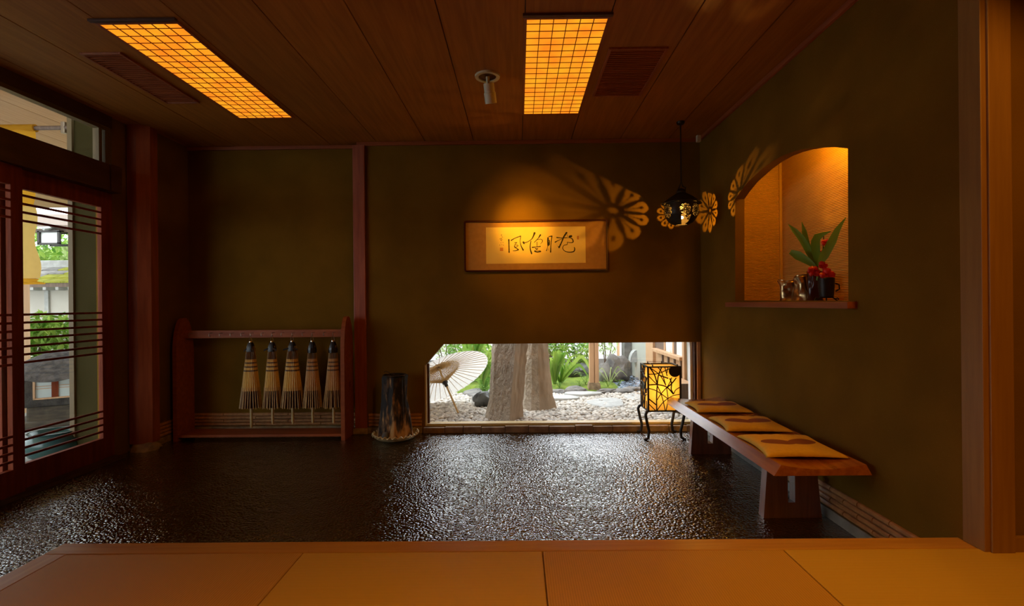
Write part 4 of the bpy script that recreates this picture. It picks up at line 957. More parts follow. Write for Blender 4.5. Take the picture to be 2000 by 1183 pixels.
for p in pts:
    k = R.randrange(8); e = Euler((R.uniform(-.4, .4), R.uniform(-.4, .4), R.uniform(0, 6.28))); z = R.uniform(.0, .016)
    if p in single:
        o = bpy.data.objects.new('pebble', PB[k]); C.objects.link(o); o.parent = gr
        o.location = (p[0], p[1], z); o.rotation_euler = e; o.scale = (p[2],)*3; continue
    v = BV[k][0]*p[2]; rm = np.array(e.to_matrix()); v = v@rm.T+np.array([p[0], p[1], z])
    allv.append(v); allf += [tuple(i+off for i in f) for f in BV[k][1]]; off += len(v)
me = bpy.data.meshes.new('pebble_bed'); me.from_pydata(np.concatenate(allv).tolist(), [], allf); me.materials.append(M['pebble'])
me.polygons.foreach_set('use_smooth', [True]*len(me.polygons)); me.update()
o = bpy.data.objects.new('pebble_bed', me); C.objects.link(o); o.parent = gr; o['kind'] = 'stuff'
# wet dark pebble patch by the annex
m_ = MB(); R = random.Random(5)
for i in range(420):
    x, y = R.uniform(1.15, 1.85), R.uniform(6.45, 8.0)
    if x < 1.2+.25*(y-6.5): continue
    e = Euler((R.uniform(-.4, .4), R.uniform(-.4, .4), R.uniform(0, 6))); s = R.uniform(.02, .042); m_.ball((x, y, .005), (s, s*.75, s*.5), 1, 0, e)
obj('wet_pebbles', m_, M['pond'], gr, True, kind='stuff')
# moss
def mossf(u, v):
    x = -1.5+2.95*u; y = 6.5+1.6*v+.07*math.sin(x*5.1)
    xr_ = 1.48-.12*v; x = min(x, xr_)
    edge = min(1, min(v, 1-v)*6, (1-u)*9, u*9); h = .055*edge**.6+.018*NS.noise(Vector((x*3, y*3, 0)))*edge+.006*NS.noise(Vector((x*16, y*16, 3)))
    return (x, y, h-.004)
obj('moss', MB().grid(mossf, 90, 50), M['moss'], gr, True, kind='stuff')
def rock(name, label, p, r, m, seed, jit=.45, rz=0, grp=None, sub=3, sink=.3):
    x, y, z = p; base = (x, y, 0)
    mm = MB().ball((x, y, r[2]*(1-sink)), r, sub, jit, Euler((0, 0, rz)), seed)
    return solo(name, mm, m, base, label, 'rock' if name == 'rock' else 'stone', grp, True)
p = gp(1197, 735); rock('rock', 'large rounded grey boulder at the back of the garden beside the stone column', (p.x, 7.55, 0), (.20, .17, .23), M['rock'], 3)
rock('rock', 'pale low rock leaning against the large grey boulder', (gp(1180, 738).x-.06, 7.36, 0), (.13, .12, .16), M['rock'], 9)
rock('rock', 'long dark rock behind the moss under the strap-leaved plant', (on_y(1105, 730, 7.75).x, 7.75, 0), (.26, .14, .13), M['darkrock'], 5)
rock('rock', 'dark rock behind the moss next to the pale wooden post', (on_y(1145, 730, 7.85).x, 7.85, 0), (.20, .12, .14), M['darkrock'], 6)
rock('rock', 'dark rock behind the moss beyond the curling grass', (on_y(1192, 730, 7.8).x, 7.8, 0), (.20, .12, .10), M['darkrock'], 7)
p = gp(944, 788); rock('rock', 'dark green-grey rock beside the foot of the front trunk', (p.x, 5.72, 0), (.10, .09, .11), M['darkrock'], 12)
rock('rock', 'small dark rock tucked behind the parasol edge', (gp(938, 775).x, 5.95, 0), (.07, .06, .07), M['darkrock'], 15)
def flat(name, label, px, py, rx, ry, h, m, seed, grp=None):
    p = gp(px, py, h); n = 26; R_ = random.Random(seed); ph = [R_.uniform(0, 6.3) for _ in range(3)]
    pl_ = []
    for i in range(n):
        a_ = 2*PI*i/n; k = 1+.10*math.sin(2*a_+ph[0])+.07*math.sin(3*a_+ph[1])+.04*math.sin(5*a_+ph[2]); pl_.append((p.x+rx*k*math.cos(a_), p.y+ry*k*math.sin(a_)))
    m2 = MB(); c_ = (p.x, p.y)
    rings = [(1.0, 0), (1.02, h*.6), (.97, h*.93), (.8, h)]; vs = []
    for s, z in rings: vs += [(c_[0]+(x-c_[0])*s, c_[1]+(y-c_[1])*s, z) for x, y in pl_]
    m2.add(vs, [(k*n+i, k*n+(i+1) % n, (k+1)*n+(i+1) % n, (k+1)*n+i) for k in range(3) for i in range(n)]+[tuple(range(3*n, 4*n))])
    return solo(name, m2, m, (p.x, p.y, 0), label, 'stone', grp, True)
flat('stepping_stone', 'round pale millstone-like stepping stone among the pebbles', 1185, 784, .20, .29, .035, M['palestone'], 1)
flat('stepping_stone', 'small pale round stone between the millstone and the paper lantern', 1236, 773, .11, .20, .03, M['palestone'], 2)
flat('stepping_stone', 'pale flat slab just right of the rear trunk', 1098, 774, .19, .14, .05, M['palestone'], 3)
flat('stepping_stone', 'long thin grey slab left of the millstone, before the wooden post', 1137, 766, .22, .13, .055, M['palestone'], 4)
flat('stepping_stone', 'grey flat slab between the parasol and the front trunk', 938, 764, .22, .28, .05, M['rock'], 5)
R = random.Random(21); xs_ = [-.92, -.62, .38, .60, .86, 1.28, 1.52]
for i, x in enumerate([.50, .74]):
    rock('edging_stone', ['low grey edging stone between moss and pebbles, near the rear trunk', 'purple-grey edging stone beside the stone post footing'][i], (x, 6.5-.03*i, 0), ([.13, .17][i], .08, [.035, .06][i]), M['rock'], 31+i)
for i, (x, y, lb) in enumerate([(1.16, 6.5, 'dark edging stone directly right of the post footing'), (1.36, 6.48, 'pale edging stone at the right end of the moss'), (1.52, 6.62, 'flat edging stone where moss meets the wet pebbles')]):
    rock('edging_stone', lb, (x, y, 0), (.13, .07, .04), M['rock'], 41+i)
# trunks
def trunk(label, Y, secs, poly, seed, ridge=3):
    n = len(poly)
    def fn(u, v):
        z = -.05+3.0*v; t_ = min(z/.75, 1.3)
        cx_ = secs[0]+(secs[1]-secs[0])*t_; hw = secs[2]+(secs[3]-secs[2])*t_+ (.03*max(0, .15-z)/.15)
        q = (u*n) % n; i = int(q); fr_ = q-i; a_, b_ = poly[i], poly[(i+1) % n]
        s = fr_*fr_*(3-2*fr_)*.35+fr_*.65; x = (a_[0]*(1-s)+b_[0]*s)*hw; y = (a_[1]*(1-s)+b_[1]*s)*hw
        d = .008*NS.noise(Vector((x*22, y*22, z*14)))+.012*NS.noise(Vector((x*7, y*7, z*2+seed)))
        r_ = math.hypot(x, y); k = 1+d/r_; return (cx_+x*k+.012*math.sin(z*2.2+seed), Y+y*k, z)
    m2 = MB().grid(fn, 120, 150, True)
    o = solo('tree_trunk', m2, M['trunk'], (secs[0], Y, 0), label, 'tree', 'pale trunks outside the low window', True)
    o.data.materials.append(M['trunk_smooth_shaded'])
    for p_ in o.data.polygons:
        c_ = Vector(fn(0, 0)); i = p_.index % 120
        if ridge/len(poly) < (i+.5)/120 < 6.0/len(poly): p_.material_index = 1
    return o
T1 = [(-1, .15), (-.8, -.35), (-.3, -.72), (.30, -1.15), (.62, -.55), (1, -.05), (.9, .6), (.2, 1), (-.7, .7)]
T2 = [(-1, .1), (-.75, -.5), (-.35, -.85), (.12, -.72), (.5, -.5), (1, -.05), (.9, .6), (.2, 1), (-.7, .7)]
l0, r0 = on_y(948, 805, 5.1).x, on_y(1016, 805, 5.1).x; l1, r1 = on_y(960, 670, 5.1).x, on_y(1029, 670, 5.1).x
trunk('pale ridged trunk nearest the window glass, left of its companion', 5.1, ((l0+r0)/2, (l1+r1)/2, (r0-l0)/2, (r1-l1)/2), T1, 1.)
l0, r0 = on_y(1018, 790, 5.55).x, on_y(1084, 790, 5.55).x; l1, r1 = on_y(1024, 670, 5.55).x, on_y(1072, 670, 5.55).x
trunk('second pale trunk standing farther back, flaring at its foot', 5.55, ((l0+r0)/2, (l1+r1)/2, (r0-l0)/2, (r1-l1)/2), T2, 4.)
# post on footing
p = gp(1160, 763); gpst = thing('wooden_post', 'pale square wooden post with a dark groove on a stone footing in the garden', 'post', (p.x, p.y+.07, 0))
xl_, xr_ = on_y(1152, 700, p.y).x, on_y(1169.5, 700, p.y).x; xm = (xl_+xr_)/2+.002
obj('shaft', MB().box(xl_, xm-.004, p.y, p.y+.11, .12, 2.9, .004).box(xm+.004, xr_, p.y, p.y+.11, .12, 2.9, .004).box(xm-.004, xm+.004, p.y+.02, p.y+.1, .12, 2.9), M['cedar'], gpst)
obj('footing', MB().add([(xl_-.03, p.y-.03, 0), (xr_+.03, p.y-.03, 0), (xr_+.03, p.y+.14, 0), (xl_-.03, p.y+.14, 0), (xl_-.012, p.y-.012, .13), (xr_+.012, p.y-.012, .13), (xr_+.012, p.y+.12, .13), (xl_-.012, p.y+.12, .13)],
    [(0, 1, 2, 3), (4, 5, 6, 7), (0, 1, 5, 4), (1, 2, 6, 5), (2, 3, 7, 6), (3, 0, 4, 7)]), M['footstone'], gpst, label='tapered stone footing')
# parasol
PL = 4.76
tip = gp(895, 806, .03); ax = Vector((-.43, .45, .78)).normalized()
apex = tip+ax*.60
par = thing('paper_parasol', 'open white paper parasol lying on the pebbles behind the window', 'umbrella', tuple(tip))
q = ax.cross(Vector((0, 0, 1))).normalized(); w_ = q.cross(ax).normalized(); Rr, Dp = .545, .17
def rimpt(a_, s=1.): return apex-ax*Dp*s+(q*math.cos(a_)+w_*math.sin(a_))*Rr*s
n = 44; m_ = MB(); vs = [apex]; fs = []
for k in range(1, 5):
    for i in range(2*n):
        a_ = PI*i/n; s = k/4; sag = 1-.012*s*(i % 2); vs.append(apex+(rimpt(a_, s)-apex)*sag+ax*.006*math.sin(PI*s))
for i in range(2*n):
    fs.append((0, 1+i, 1+(i+1) % (2*n)))
    for k in range(3): o_ = 1+k*2*n; fs.append((o_+i, o_+(i+1) % (2*n), o_+2*n+(i+1) % (2*n), o_+2*n+i))
m_.add(vs, fs); obj('canopy', m_, M['parasol'], par)
run = apex-ax*.215
for i in range(n):
    a_ = 2*PI*i/n; e = rimpt(a_, .985)-ax*.003; rb = obj('rib', MB().tube([apex-ax*.006, rimpt(a_, .5)-ax*.006, e], [.0036, .0036, .0024], 5), M['bamboo_rib'], par)
    obj('stretcher', MB().tube([run+(q*math.cos(a_)+w_*math.sin(a_))*.012, rimpt(a_, .40)-ax*.010], .0030, 4), M['bamboo_rib'], rb)
m_ = MB()
for s in (.18, .24, .30, .36, .40, .42):
    m_.tube([rimpt(2*PI*i/44, s)-ax*.010+(ax*-.006 if i % 2 else ax*.004) for i in range(45)], .0024, 4, False)
for s in (.3, .5, .7, .85):
    m_.tube([run.lerp(rimpt(2*PI*i/44, .40)-ax*.01, s)+(ax*(.01 if i % 2 else -.01)) for i in range(45)], .0012, 4, False)
obj('thread_net', m_, M['bamboo_rib'], par)
obj('pole', MB().tube([tip, apex], .0105, 10), M['bamboo_rib'], par, True)
m_ = MB().tube([run+ax*.012, run-ax*.008, run-ax*.02, run-ax*.045, run-ax*.055], [.030, .034, .022, .020, .014], 14); obj('runner', m_, M['blackcloth'], par, True)
obj('top_notch', MB().tube([apex-ax*.03, apex+ax*.015], [.02, .016], 12), M['darkwood_out'], par, True)

# ------------------------------------------------ annex building on the right of the garden
AXX = 1.87; yv = lambda px: AXX*960/(px-1012.5)
an = thing('garden_annex', 'neighbouring building wing with pale siding, wood posts and small windows beyond the lantern', 'building', (AXX+.1, 6.4, 0))
obj('siding_wall', MB().box(AXX, AXX+.15, yv(1262), 8.2, 0, 2.6).box(AXX, AXX+.15, 4.76, yv(1337), 0, 2.6).box(AXX+.12, AXX+.15, 4.7, 8.2, 0, 2.6), M['siding'], an, label='pale green-grey siding')
obj('stone_column', MB().box(on_y(1220, 700, 8.16).x, on_y(1234, 700, 8.16).x, 8.16, 8.4, 0, 2.6), M['rock'], an, label='grey stone column')
obj('corner_post', MB().box(AXX-.02, AXX+.12, yv(1276), yv(1262), 0, 2.6, .004), M['cedar'], an)
obj('corner_post', MB().box(AXX-.03, AXX+.12, yv(1339), yv(1335), .1, 2.6, .004), M['cedar'], an)
obj('corner_post', MB().box(AXX-.02, AXX+.1, yv(1358), yv(1354.5), 0, 2.6, .004), M['frame_cream'], an)
obj('window_sill', MB().box(AXX-.06, AXX+.12, yv(1335), yv(1279), .535, .575, .004), M['cedar'], an)
obj('lower_panel', MB().box(AXX+.02, AXX+.12, yv(1335), yv(1276), 0, .535), M['cedar'], an)
for p_ in (1290, 1301, 1313, 1326): obj('batten', MB().box(AXX, AXX+.03, yv(p_+1.6), yv(p_), .0, .535), M['darkwood_out'], an)
obj('dark_window_panel', MB().box(AXX+.012, AXX+.1, yv(1294.5), yv(1276), .575, 2.3), M['darkwood_out'], an)
for a_, b_ in ((1297, 1311), (1317.5, 1332)):
    obj('window_glass', MB().box(AXX+.010, AXX+.02, yv(b_), yv(a_), .575, 2.3), M['paneout'], an)
for p_, w2 in ((1294.5, 2.5), (1311, 3), (1314.6, 3), (1332, 3)): obj('window_post', MB().box(AXX+.0, AXX+.1, yv(p_+w2), yv(p_), .575, 2.3, .003), M['cedar'] if p_ != 1314.6 else M['darkwood_out'], an)
m_ = MB(); p = on_y(1232, 694, 7.9)
def vf(u, v): return (AXX-.10*math.sin(v*PI/2)*1.0, 7.82+.16*u, p.z-.10+.19*math.cos(v*PI/2)-.0)
m_.grid(vf, 2, 10); m_.add([(AXX, 7.82, p.z-.1), (AXX-.1, 7.82, p.z-.1), (AXX-.07, 7.82, p.z+.04), (AXX, 7.82, p.z+.09)], [(0, 1, 2, 3)])
obj('vent_hood', m_, M['palestone'], an)
struct('trim_13', MB().box(on_y(1206, 700, 9.2).x, on_y(1210.5, 700, 9.2).x, 9.2, 9.26, 0, 2.6), M['cedar'], 'thin wooden upright in front of the white garden wall')
# slatted box
bxg = thing('storage_box', 'dark box with a pale slatted lid against the annex wall, beyond the lantern', 'box', (1.70, 5.42, 0))
bx0, bx1, by0, by1 = on_y(1322, 750, 5.2).x-.02, 1.84, 5.2, 5.72
obj('body', MB().box(bx0, bx1, by0, by1, 0, .315, .004), M['darkwood_out'], bxg)
for i in range(7):
    y_ = by0+(by1-by0)*i/7; obj('lid_slat', MB().box(bx0-.01, bx1, y_+.004, y_+.070, .318, .338, .003), M['cedar'], bxg)
obj('lid_frame', MB().box(bx0-.01, bx1, by0-.012, by0, .27, .338, .002), M['darkwood_out'], bxg)

# ------------------------------------------------ plants
def leaf_cloud(n, c_, r_, size, seed, shell=.3, up=0.):
    R_ = random.Random(seed); m2 = MB()
    for i in range(n):
        while True:
            v = Vector((R_.uniform(-1, 1), R_.uniform(-1, 1), R_.uniform(-1, 1)))
            if shell < v.length < 1: break
        k = 1+.25*NS.noise(v*2.2+Vector((seed, 0, 0))); p_ = Vector((c_[0]+v.x*r_[0]*k, c_[1]+v.y*r_[1]*k, max(.02, c_[2]+v.z*r_[2]*k)))
        e = Euler((R_.uniform(-1.1, 1.1), R_.uniform(-1.1, 1.1)-up, R_.uniform(0, 6.28))).to_matrix(); s = size*R_.uniform(.6, 1.3)
        q_ = [e @ Vector(t_)*s+p_ for t_ in ((-.5, 0, 0), (-.12, .2, .05), (.22, .15, .04), (.5, 0, -.05), (.22, -.15, .04), (-.12, -.2, .05), (.05, 0, -.02))]
        m2.add(q_, [(0, 1, 6), (1, 2, 6), (2, 3, 6), (3, 4, 6), (4, 5, 6), (5, 0, 6)])
    return m2
def shrub(label, px, Y, z, r_, n, size, m, seed, shell=.3, name='shrub'):
    x = on_y(px, 700, Y).x; s = thing(name, label, 'shrub', (x, Y, 0), 'garden shrubs')
    obj('foliage', leaf_cloud(n, (x, Y, z), r_, size, seed, shell), m, s, kind='stuff')
    m2 = MB(); R_ = random.Random(seed)
    for k in range(7): a_ = R_.uniform(0, 6.28); e = (x+r_[0]*.6*math.cos(a_), Y+r_[1]*.6*math.sin(a_), z+R_.uniform(0, .5)*r_[2]); m2.tube([(x+.03*math.cos(a_), Y, 0), (x+.3*r_[0]*math.cos(a_), Y+.2*r_[1]*math.sin(a_), z*.6), e], [.012, .008, .004], 5)
    obj('stems', m2, M['darkwood_out'], s); return s
shrub('mottled pale-leaved shrub behind the parasol, by the clipped window corner', 872, 8.6, .62, (.50, .4, .42), 620, .075, M['leaf_pale'], 1)
shrub('dark green shrub low behind the parasol', 915, 8.3, .35, (.42, .35, .35), 560, .09, M['leaf_mid'], 2)
shrub('leafy shrub between the parasol and the front trunk', 945, 7.4, .30, (.22, .25, .32), 380, .10, M['leaf_bright'], 3)
shrub('light green shrub directly right of the rear trunk', 1084, 8.2, .60, (.30, .3, .38), 520, .085, M['leaf_bright'], 4)
shrub('twiggy mid green shrub in the middle behind the moss', 1122, 8.5, .45, (.34, .3, .34), 560, .075, M['leaf_mid'], 5)
shrub('bright leafy shrub left of the wooden post', 1142, 8.0, .33, (.18, .2, .25), 300, .07, M['leaf_bright'], 6)
shrub('rounded pale shrub right of the wooden post', 1186, 8.6, .58, (.22, .25, .34), 430, .06, M['leaf_pale'], 7)
shrub('low dark shrub behind the second trunk', 1060, 8.6, .30, (.4, .3, .3), 300, .09, M['leaf_dark'], 8)
# background tree
x = on_y(940, 690, 9.0).x
bt = thing('garden_tree', 'brown slender tree trunk behind the parasol and front trunk', 'tree', (x, 9.0, 0))
obj('trunk', MB().tube([(x-.02, 9, 0), (x, 9, .5), (x+.05, 9, 1.2), (x, 9, 2.4)], [.11, .10, .09, .07], 12), M['darkwood_out'], bt, True)
obj('crown', leaf_cloud(700, (x, 9, 2.9), (1.0, .9, .7), .09, 33), M['leaf_mid'], bt, kind='stuff')
# strap-leaved plants
def strap(label, px, Y, leaves, m, z0=.03, name='strap_plant'):
    x = on_y(px, 700, Y).x; s = thing(name, label, 'plant', (x, Y, 0), 'strap-leaved garden plants')
    for (dx, dy, h, w, dr) in leaves:
        blade(s, [(x, Y, z0), (x+dx*.35, Y+dy*.35, z0+h*.6), (x+dx*.75, Y+dy*.7, z0+h), (x+dx*1.15, Y+dy, z0+h*dr)], [w*.5, w, w*.9, .003], m, 'leaf', .3, 12)
    return s
R = random.Random(8)
def rl(n, sp_, h, w, dr=(.6, 1.1)): return [(R.uniform(-sp_, sp_), R.uniform(-sp_*.5, sp_*.2), R.uniform(h*.6, h*1.1), R.uniform(w*.7, w*1.2), R.uniform(*dr)) for _ in range(n)]
strap('broad bright strap-leaved plant beside the rear trunk', 1083, 6.95, rl(20, .22, .48, .045), M['leaf_bright'])
strap('arching strap-leaved plant with one long blade sweeping toward the post', 1094, 7.1, rl(12, .25, .36, .035)+[(.42, -.1, .40, .055, .15), (.36, -.1, .28, .05, .3)], M['leaf_bright'])
strap('upright strap-leaved clump against the left edge of the front trunk', 940, 6.6, rl(20, .24, .52, .04), M['leaf_bright'])
strap('large-leaved bright plant above the parasol rim', 918, 7.2, rl(16, .30, .72, .055), M['leaf_bright'])
strap('low dark strap-leaved tuft under the parasol edge', 945, 6.3, rl(9, .2, .25, .03), M['leaf_mid'])
strap('pale curling grass stems right of the wooden post', 1190, 7.0, [(.16, 0, .26, .012, .7), (-.14, 0, .24, .012, .75), (.22, 0, .20, .01, .6), (.03, 0, .25, .012, .9), (-.22, 0, .2, .010, .6), (.10, 0, .18, .014, .6)], M['leaf_pale'], name='curling_grass')
def fern(label, px, Y, n, h, m, seed):
    x = on_y(px, 700, Y).x; s = thing('fern', label, 'fern', (x, Y, 0), 'small ferns on the moss'); R_ = random.Random(seed)
    for k in range(n):
        a_ = R_.uniform(0, 6.28); L = h*R_.uniform(.8, 1.3); m2 = MB(); prev = None
        for i in range(9):
            t_ = i/8; c_ = Vector((x+math.cos(a_)*L*.8*t_, Y+math.sin(a_)*L*.6*t_, .05+L*math.sin(t_*2.1)*.8))
            if prev is not None:
                m2.tube([prev, c_], .0022, 4)
                for sgn in (-1, 1):
                    d = Vector((-math.sin(a_)*sgn, math.cos(a_)*sgn, .1)); w2 = L*.30*(1-t_*.75); f_ = Vector((math.cos(a_), math.sin(a_), 0))*w2*.35
                    m2.add([c_, c_+d*w2*.5+f_, c_+d*w2+f_*.8, c_+d*w2*.5-f_*.3], [(0, 1, 2, 3)])
            prev = c_
        obj('frond', m2, m, s)
fern('bright yellow-green fern just left of the wooden post on the moss', 1143, 6.95, 8, .19, M['leaf_bright'], 1)
fern('small fern sprouting on the moss right of the wooden post', 1187, 6.72, 6, .11, M['leaf_bright'], 2)
fern('tiny dark-stemmed seedling fern in the middle of the moss', 1132, 6.78, 5, .10, M['leaf_bright'], 3)
fern('low fern on the moss beside the rear trunk', 1092, 6.68, 7, .10, M['leaf_mid'], 4)
fern('small fern at the right end of the moss', 1208, 6.8, 5, .09, M['leaf_bright'], 5)
fern('fern below the bright shrub beside the front trunk', 950, 6.0, 5, .16, M['leaf_mid'], 6)

# ================================================================== OUTSIDE THE GLASS DOORS
struct('ground_court', MB().box(-16, XL-.05, -3, 18, -.12, -.02), M['court'], 'pale paved court outside the entrance doors')
so = struct('ceiling_porch', MB().box(-8.2, XL-.08, -1.6, 8.4, 2.94, 3.0), M['darkwood_out'], 'boarded porch soffit outside the entrance doors')
x = -3.36
while x > -8.1: obj('soffit_board', MB().box(x-.447, x-.003, -1.6, 8.4, 2.925, 2.94), M['soffit'], so); x -= .45
struct('wall_outside', MB().box(-3.66, XL-.06, 4.02, 4.2, 0, 2.94), M['plaster_out'], 'greenish plaster wing wall outside the sliding door')
struct('trim_14', MB().box(-3.685, -3.645, 4.0, 4.22, 0, 2.94, .003).box(-3.42, -3.385, 4.0, 4.03, 0, 2.94, .003), M['trim_tan'], 'tan timber edges of the outside wing wall')
pole = thing('curtain_pole', 'brown bamboo curtain pole bracketed to the wing wall outside the transom', 'pole', (-4.2, 4.1, 2.70))
obj('rod', MB().tube([(-5.4, 4.08, 2.705), (-3.66, 4.08, 2.705)], .018, 12), M['darkwood_out'], pole, True)
obj('bracket', MB().tube([(-3.78, 4.08, 2.66), (-3.78, 4.08, 2.75)], .022, 10), M['steel'], pole, True)
obj('bracket', MB().tube([(-3.69, 4.08, 2.64), (-3.66, 4.08, 2.64), (-3.64, 4.08, 2.70)], .01, 8), M['steel'], pole, True)
nr = thing('door_curtain', 'yellow cloth door curtain hanging from the outside pole, sheer below', 'curtain', (-4.4, 4.08, 1.4))
def cf(z0, z1, dx):
    def fn(u, v): return (-5.3+(1.27+dx*(1-v)+.02*math.sin(v*9))*u, 4.065+.012*math.sin(u*24+v*2), z0+(z1-z0)*v)
    return MB().grid(fn, 50, 16)
obj('cloth', cf(2.05, 2.70, .01), M['noren'], nr, True); obj('sheer_screen', cf(1.45, 2.05, .06), M['noren_sheer'], nr, True, label='thin sheer lower part')
obj('hem_band', cf(1.40, 1.45, .10), M['noren'], nr, True); obj('rod_sleeve', MB().tube([(-5.3, 4.08, 2.705), (-4.02, 4.08, 2.705)], .032, 12), M['noren'], nr, True)
# hanging lantern from the gate beam
struct('beam_gate', MB().box(-11.5, -6.5, 9.0, 9.07, 2.60, 2.665), M['darkwood_out'], 'dark tie beam under the gate roof')
p = on_y(105, 465, 9.0)
hg = thing('gate_lantern', 'black-framed box lantern with white panes hanging from the gate beam', 'lantern', (p.x, 9.0, p.z-.14))
hw, hh = .185, .115; b = MB()
for sx in (-1, 1):
    for sy in (-1, 1): b.box(p.x+sx*hw-.02, p.x+sx*hw+.02, 9.03+sy*.12-.02, 9.03+sy*.12+.02, p.z-hh, p.z+hh)
for sy in (-1, 1):
    for zz_ in (-hh, hh): b.box(p.x-hw-.02, p.x+hw+.02, 9.03+sy*.12-.02, 9.03+sy*.12+.02, p.z+zz_-.018, p.z+zz_+.018)
b.box(p.x-hw, p.x+hw, 8.93, 9.13, p.z+hh, p.z+hh+.02); obj('frame', b, M['iron'], hg)
obj('white_pane', MB().box(p.x-hw, p.x+hw, 8.93, 8.935, p.z-hh, p.z+hh), M['whitewall'], hg); obj('hanger', MB().tube([(p.x+.03, 9.03, p.z+hh), (p.x+.03, 9.03, 2.62)], .02, 6), M['iron'], hg)
gt = thing('gate_roof', 'gate roof with pale rafters seen under the porch soffit', 'roof', (-8.7, 9.6, 0))
obj('boarding', MB().add([(-11, 8.9, 2.76), (-6.6, 8.9, 2.62), (-6.6, 10.4, 3.05), (-11, 10.4, 3.2), (-11, 8.9, 2.80), (-6.6, 8.9, 2.66), (-6.6, 10.4, 3.09), (-11, 10.4, 3.24)], [(0, 1, 2, 3), (4, 5, 6, 7), (0, 1, 5, 4), (1, 2, 6, 5), (2, 3, 7, 6), (3, 0, 4, 7)]), M['darkwood_out'], gt)
for i in range(6): obj('rafter', MB().tube([(-10.8+.75*i, 8.8, 2.72-.028*i), (-10.6+.75*i, 10.4, 3.12-.028*i)], .035, 4), M['palestone'], gt)
obj('gate_post', MB().box(-11.3, -11.15, 9.0, 9.15, 0, 2.8), M['cedar'], gt); obj('gate_post', MB().box(-6.75, -6.6, 9.0, 9.15, 0, 2.7), M['cedar'], gt)
# court wall with a mossy shingle cap
cw = struct('wall_court', MB().box(-13, -5.6, 8.05, 8.2, -.02, 1.50), M['palewall'], 'pale lime court wall under a mossy shingle cap')
obj('wall_post', MB().box(on_y(84, 590, 8.0).x, on_y(92, 590, 8.0).x, 8.02, 8.06, 0, 1.5), M['palestone'], cw)
obj('eave_board', MB().box(-13, -5.6, 7.72, 7.76, 1.535, 1.60), M['darkwood_out'], cw)
x = -12.9
while x < -5.7: obj('eave_rafter', MB().box(x, x+.05, 7.70, 8.05, 1.49, 1.535), M['palestone'], cw); x += .20
for r_ in range(4):
    x = -10.6; k = 0; y0 = 7.70+.17*r_; z0 = 1.60+.075*r_
    while x < -5.7:
        w2 = .26; obj('shingle', MB().add([(x+.004, y0, z0), (x+w2-.004, y0, z0), (x+w2-.004, y0+.24, z0+.085), (x+.004, y0+.24, z0+.085), (x+.004, y0, z0+.022), (x+w2-.004, y0, z0+.022), (x+w2-.004, y0+.24, z0+.107), (x+.004, y0+.24, z0+.107)],
            [(0, 1, 2, 3), (4, 5, 6, 7), (0, 1, 5, 4), (1, 2, 6, 5), (2, 3, 7, 6), (3, 0, 4, 7)]), M['shingle'] if (k+r_*2) % 5 == 0 or x < -7.75-.0*r_ else M['mossroof'], cw); x += w2; k += 1
obj('ridge_cap', MB().box(-13, -5.6, 8.36, 8.56, 1.80, 2.02, .01), M['palestone'], cw)
struct('ground_bank', MB().add([(-16, 9.5, 0), (-5, 9.5, 0), (-5, 9.5, 1.6), (-16, 9.5, 1.6), (-16, 14, 2.9), (-5, 14, 2.9)], [(0, 1, 2, 3), (3, 2, 5, 4)]), M['moss'], 'green planted bank behind the court wall')
def hedge(label, c_, r_, n, size, m, seed):
    s = thing('hedge', label, 'hedge', (c_[0], c_[1], 0), 'greenery outside the entrance doors'); obj('foliage', leaf_cloud(n, c_, r_, size, seed, .2), m, s, kind='stuff')
    obj('stems', MB().tube([(c_[0], c_[1], -.02), (c_[0]+.02, c_[1], c_[2])], [.03, .01], 6), M['darkwood_out'], s)
hedge('bright leafy plants in front of the court wall', (-6.4, 6.5, .72), (.8, .35, .42), 1500, .13, M['leaf_bright'], 51)
hedge('brownish lower leaves beneath the bright plants', (-6.0, 5.75, .30), (.55, .24, .28), 500, .11, M['leaf_mid'], 52)
for i in range(4):
    hedge(['pale bushes on the bank behind the gate lantern', 'yellow-green bushes on the bank', 'light green bushes high on the bank', 'airy pale bushes at the top of the bank', 'dense green bushes low on the bank', 'bushes at the far end of the bank'][i],
          (-12.7+1.85*i, 10.9+.3*(i % 2), 2.25+.2*(i % 2)), (1.0, .8, .6), 850, .17, M['leaf_pale' if i % 2 == 0 else 'leaf_bright'], 60+i)
p = on_y(42, 620, 5.7); solo('wooden_post', MB().box(p.x-.035, p.x+.032, 5.7, 5.77, -.02, 2.9, .003), M['cedar'], (p.x, 5.73, -.02), 'thin pale wooden post standing behind the yellow door curtain', 'post')
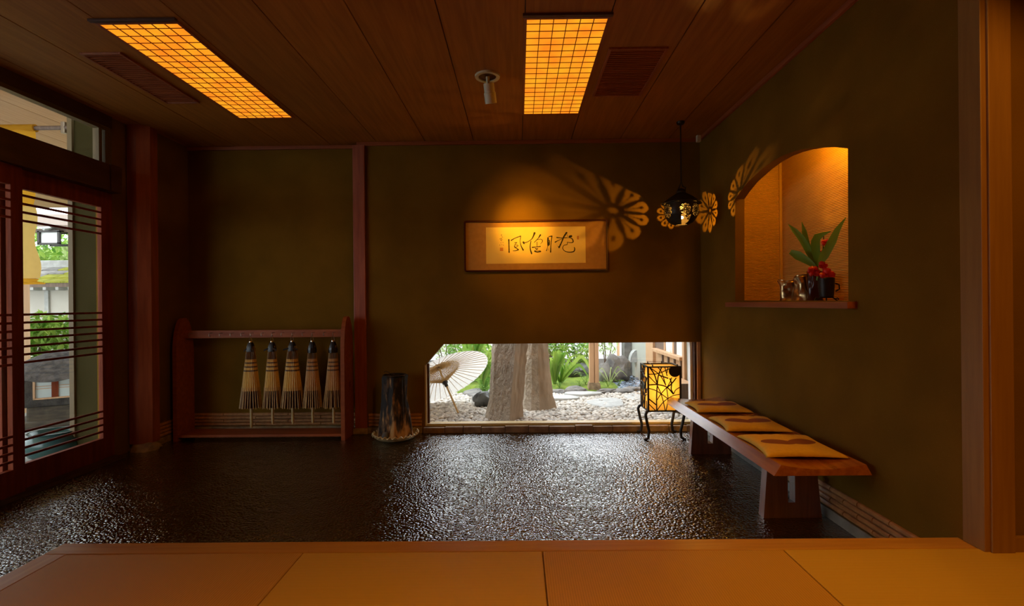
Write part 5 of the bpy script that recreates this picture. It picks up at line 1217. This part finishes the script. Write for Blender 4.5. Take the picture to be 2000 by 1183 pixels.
# little stone lantern house
LX, LY = on_y(70, 760, 4.95).x, 4.95
lh = thing('lantern_house', 'dark stone garden lantern shaped like a thatched hut with a white latticed window', 'garden lantern', (LX, LY+.3, -.02))
# facing the door glass
fc = Matrix.Translation((LX, LY+.28, 0)) @ Matrix.Rotation(math.radians(32), 4, 'Z')
def T(mb): mb.v = [tuple(fc @ Vector(v)) for v in mb.v]; return mb
obj('body', T(MB().box(-.27, .27, -.2, .2, .19, .54, .02)), M['roughwall'], lh)
def roof(u, v):
    a_ = 2*PI*u; r_ = .50*(1-v)**.75+.02; k = 1+.10*math.cos(4*a_); return (r_*k*math.cos(a_)*1.0, r_*k*math.sin(a_)*.85, .50+.26*v+.03*(1-v)*math.cos(4*a_)*-1)
m_ = MB().grid(roof, 64, 20, True); m_.f.append(tuple(reversed(range(64)))); obj('thatched_roof', T(m_), M['thatch'], lh, True)
wx = .175
f_ = MB().box(-wx, wx, -.225, -.2, .27, .285).box(-wx, wx, -.225, -.2, .475, .49).box(-wx, -wx+.016, -.225, -.2, .27, .49).box(wx-.016, wx, -.225, -.2, .27, .49)
wf = obj('window_frame', T(f_), M['cedar'], lh); obj('window_paper', T(MB().box(-wx+.01, wx-.01, -.207, -.203, .28, .48)), M['shoji'], wf)
obj('lattice', T(MB().box(-wx, wx, -.215, -.207, .375, .381).box(-wx, wx, -.215, -.207, .40, .406)), M['cedar'], wf); obj('centre_panel', T(MB().box(-.035, .018, -.219, -.207, .285, .475)), M['door_wood'], wf)
obj('pedestal', T(MB().box(-.24, .24, -.17, .17, -.02, .19, .02)), M['woodstone'], lh)
obj('base_slab', T(MB().box(-.34, .34, -.26, .26, -.02, .05, .02)), M['woodstone'], lh)
jx, jy = on_y(92, 870, 3.95).x, 4.0
jr = thing('glazed_jar', 'dark teal glazed jar standing on the court just outside the door glass', 'jar', (jx, jy, -.02))
obj('body', MB().lathe([(.10, 0), (.15, .03), (.185, .10), (.18, .16), (.15, .20), (.16, .215), (.145, .215), (.13, .19), (.001, .17)], 36, (jx, jy, -.02)), M['teal'], jr, True)
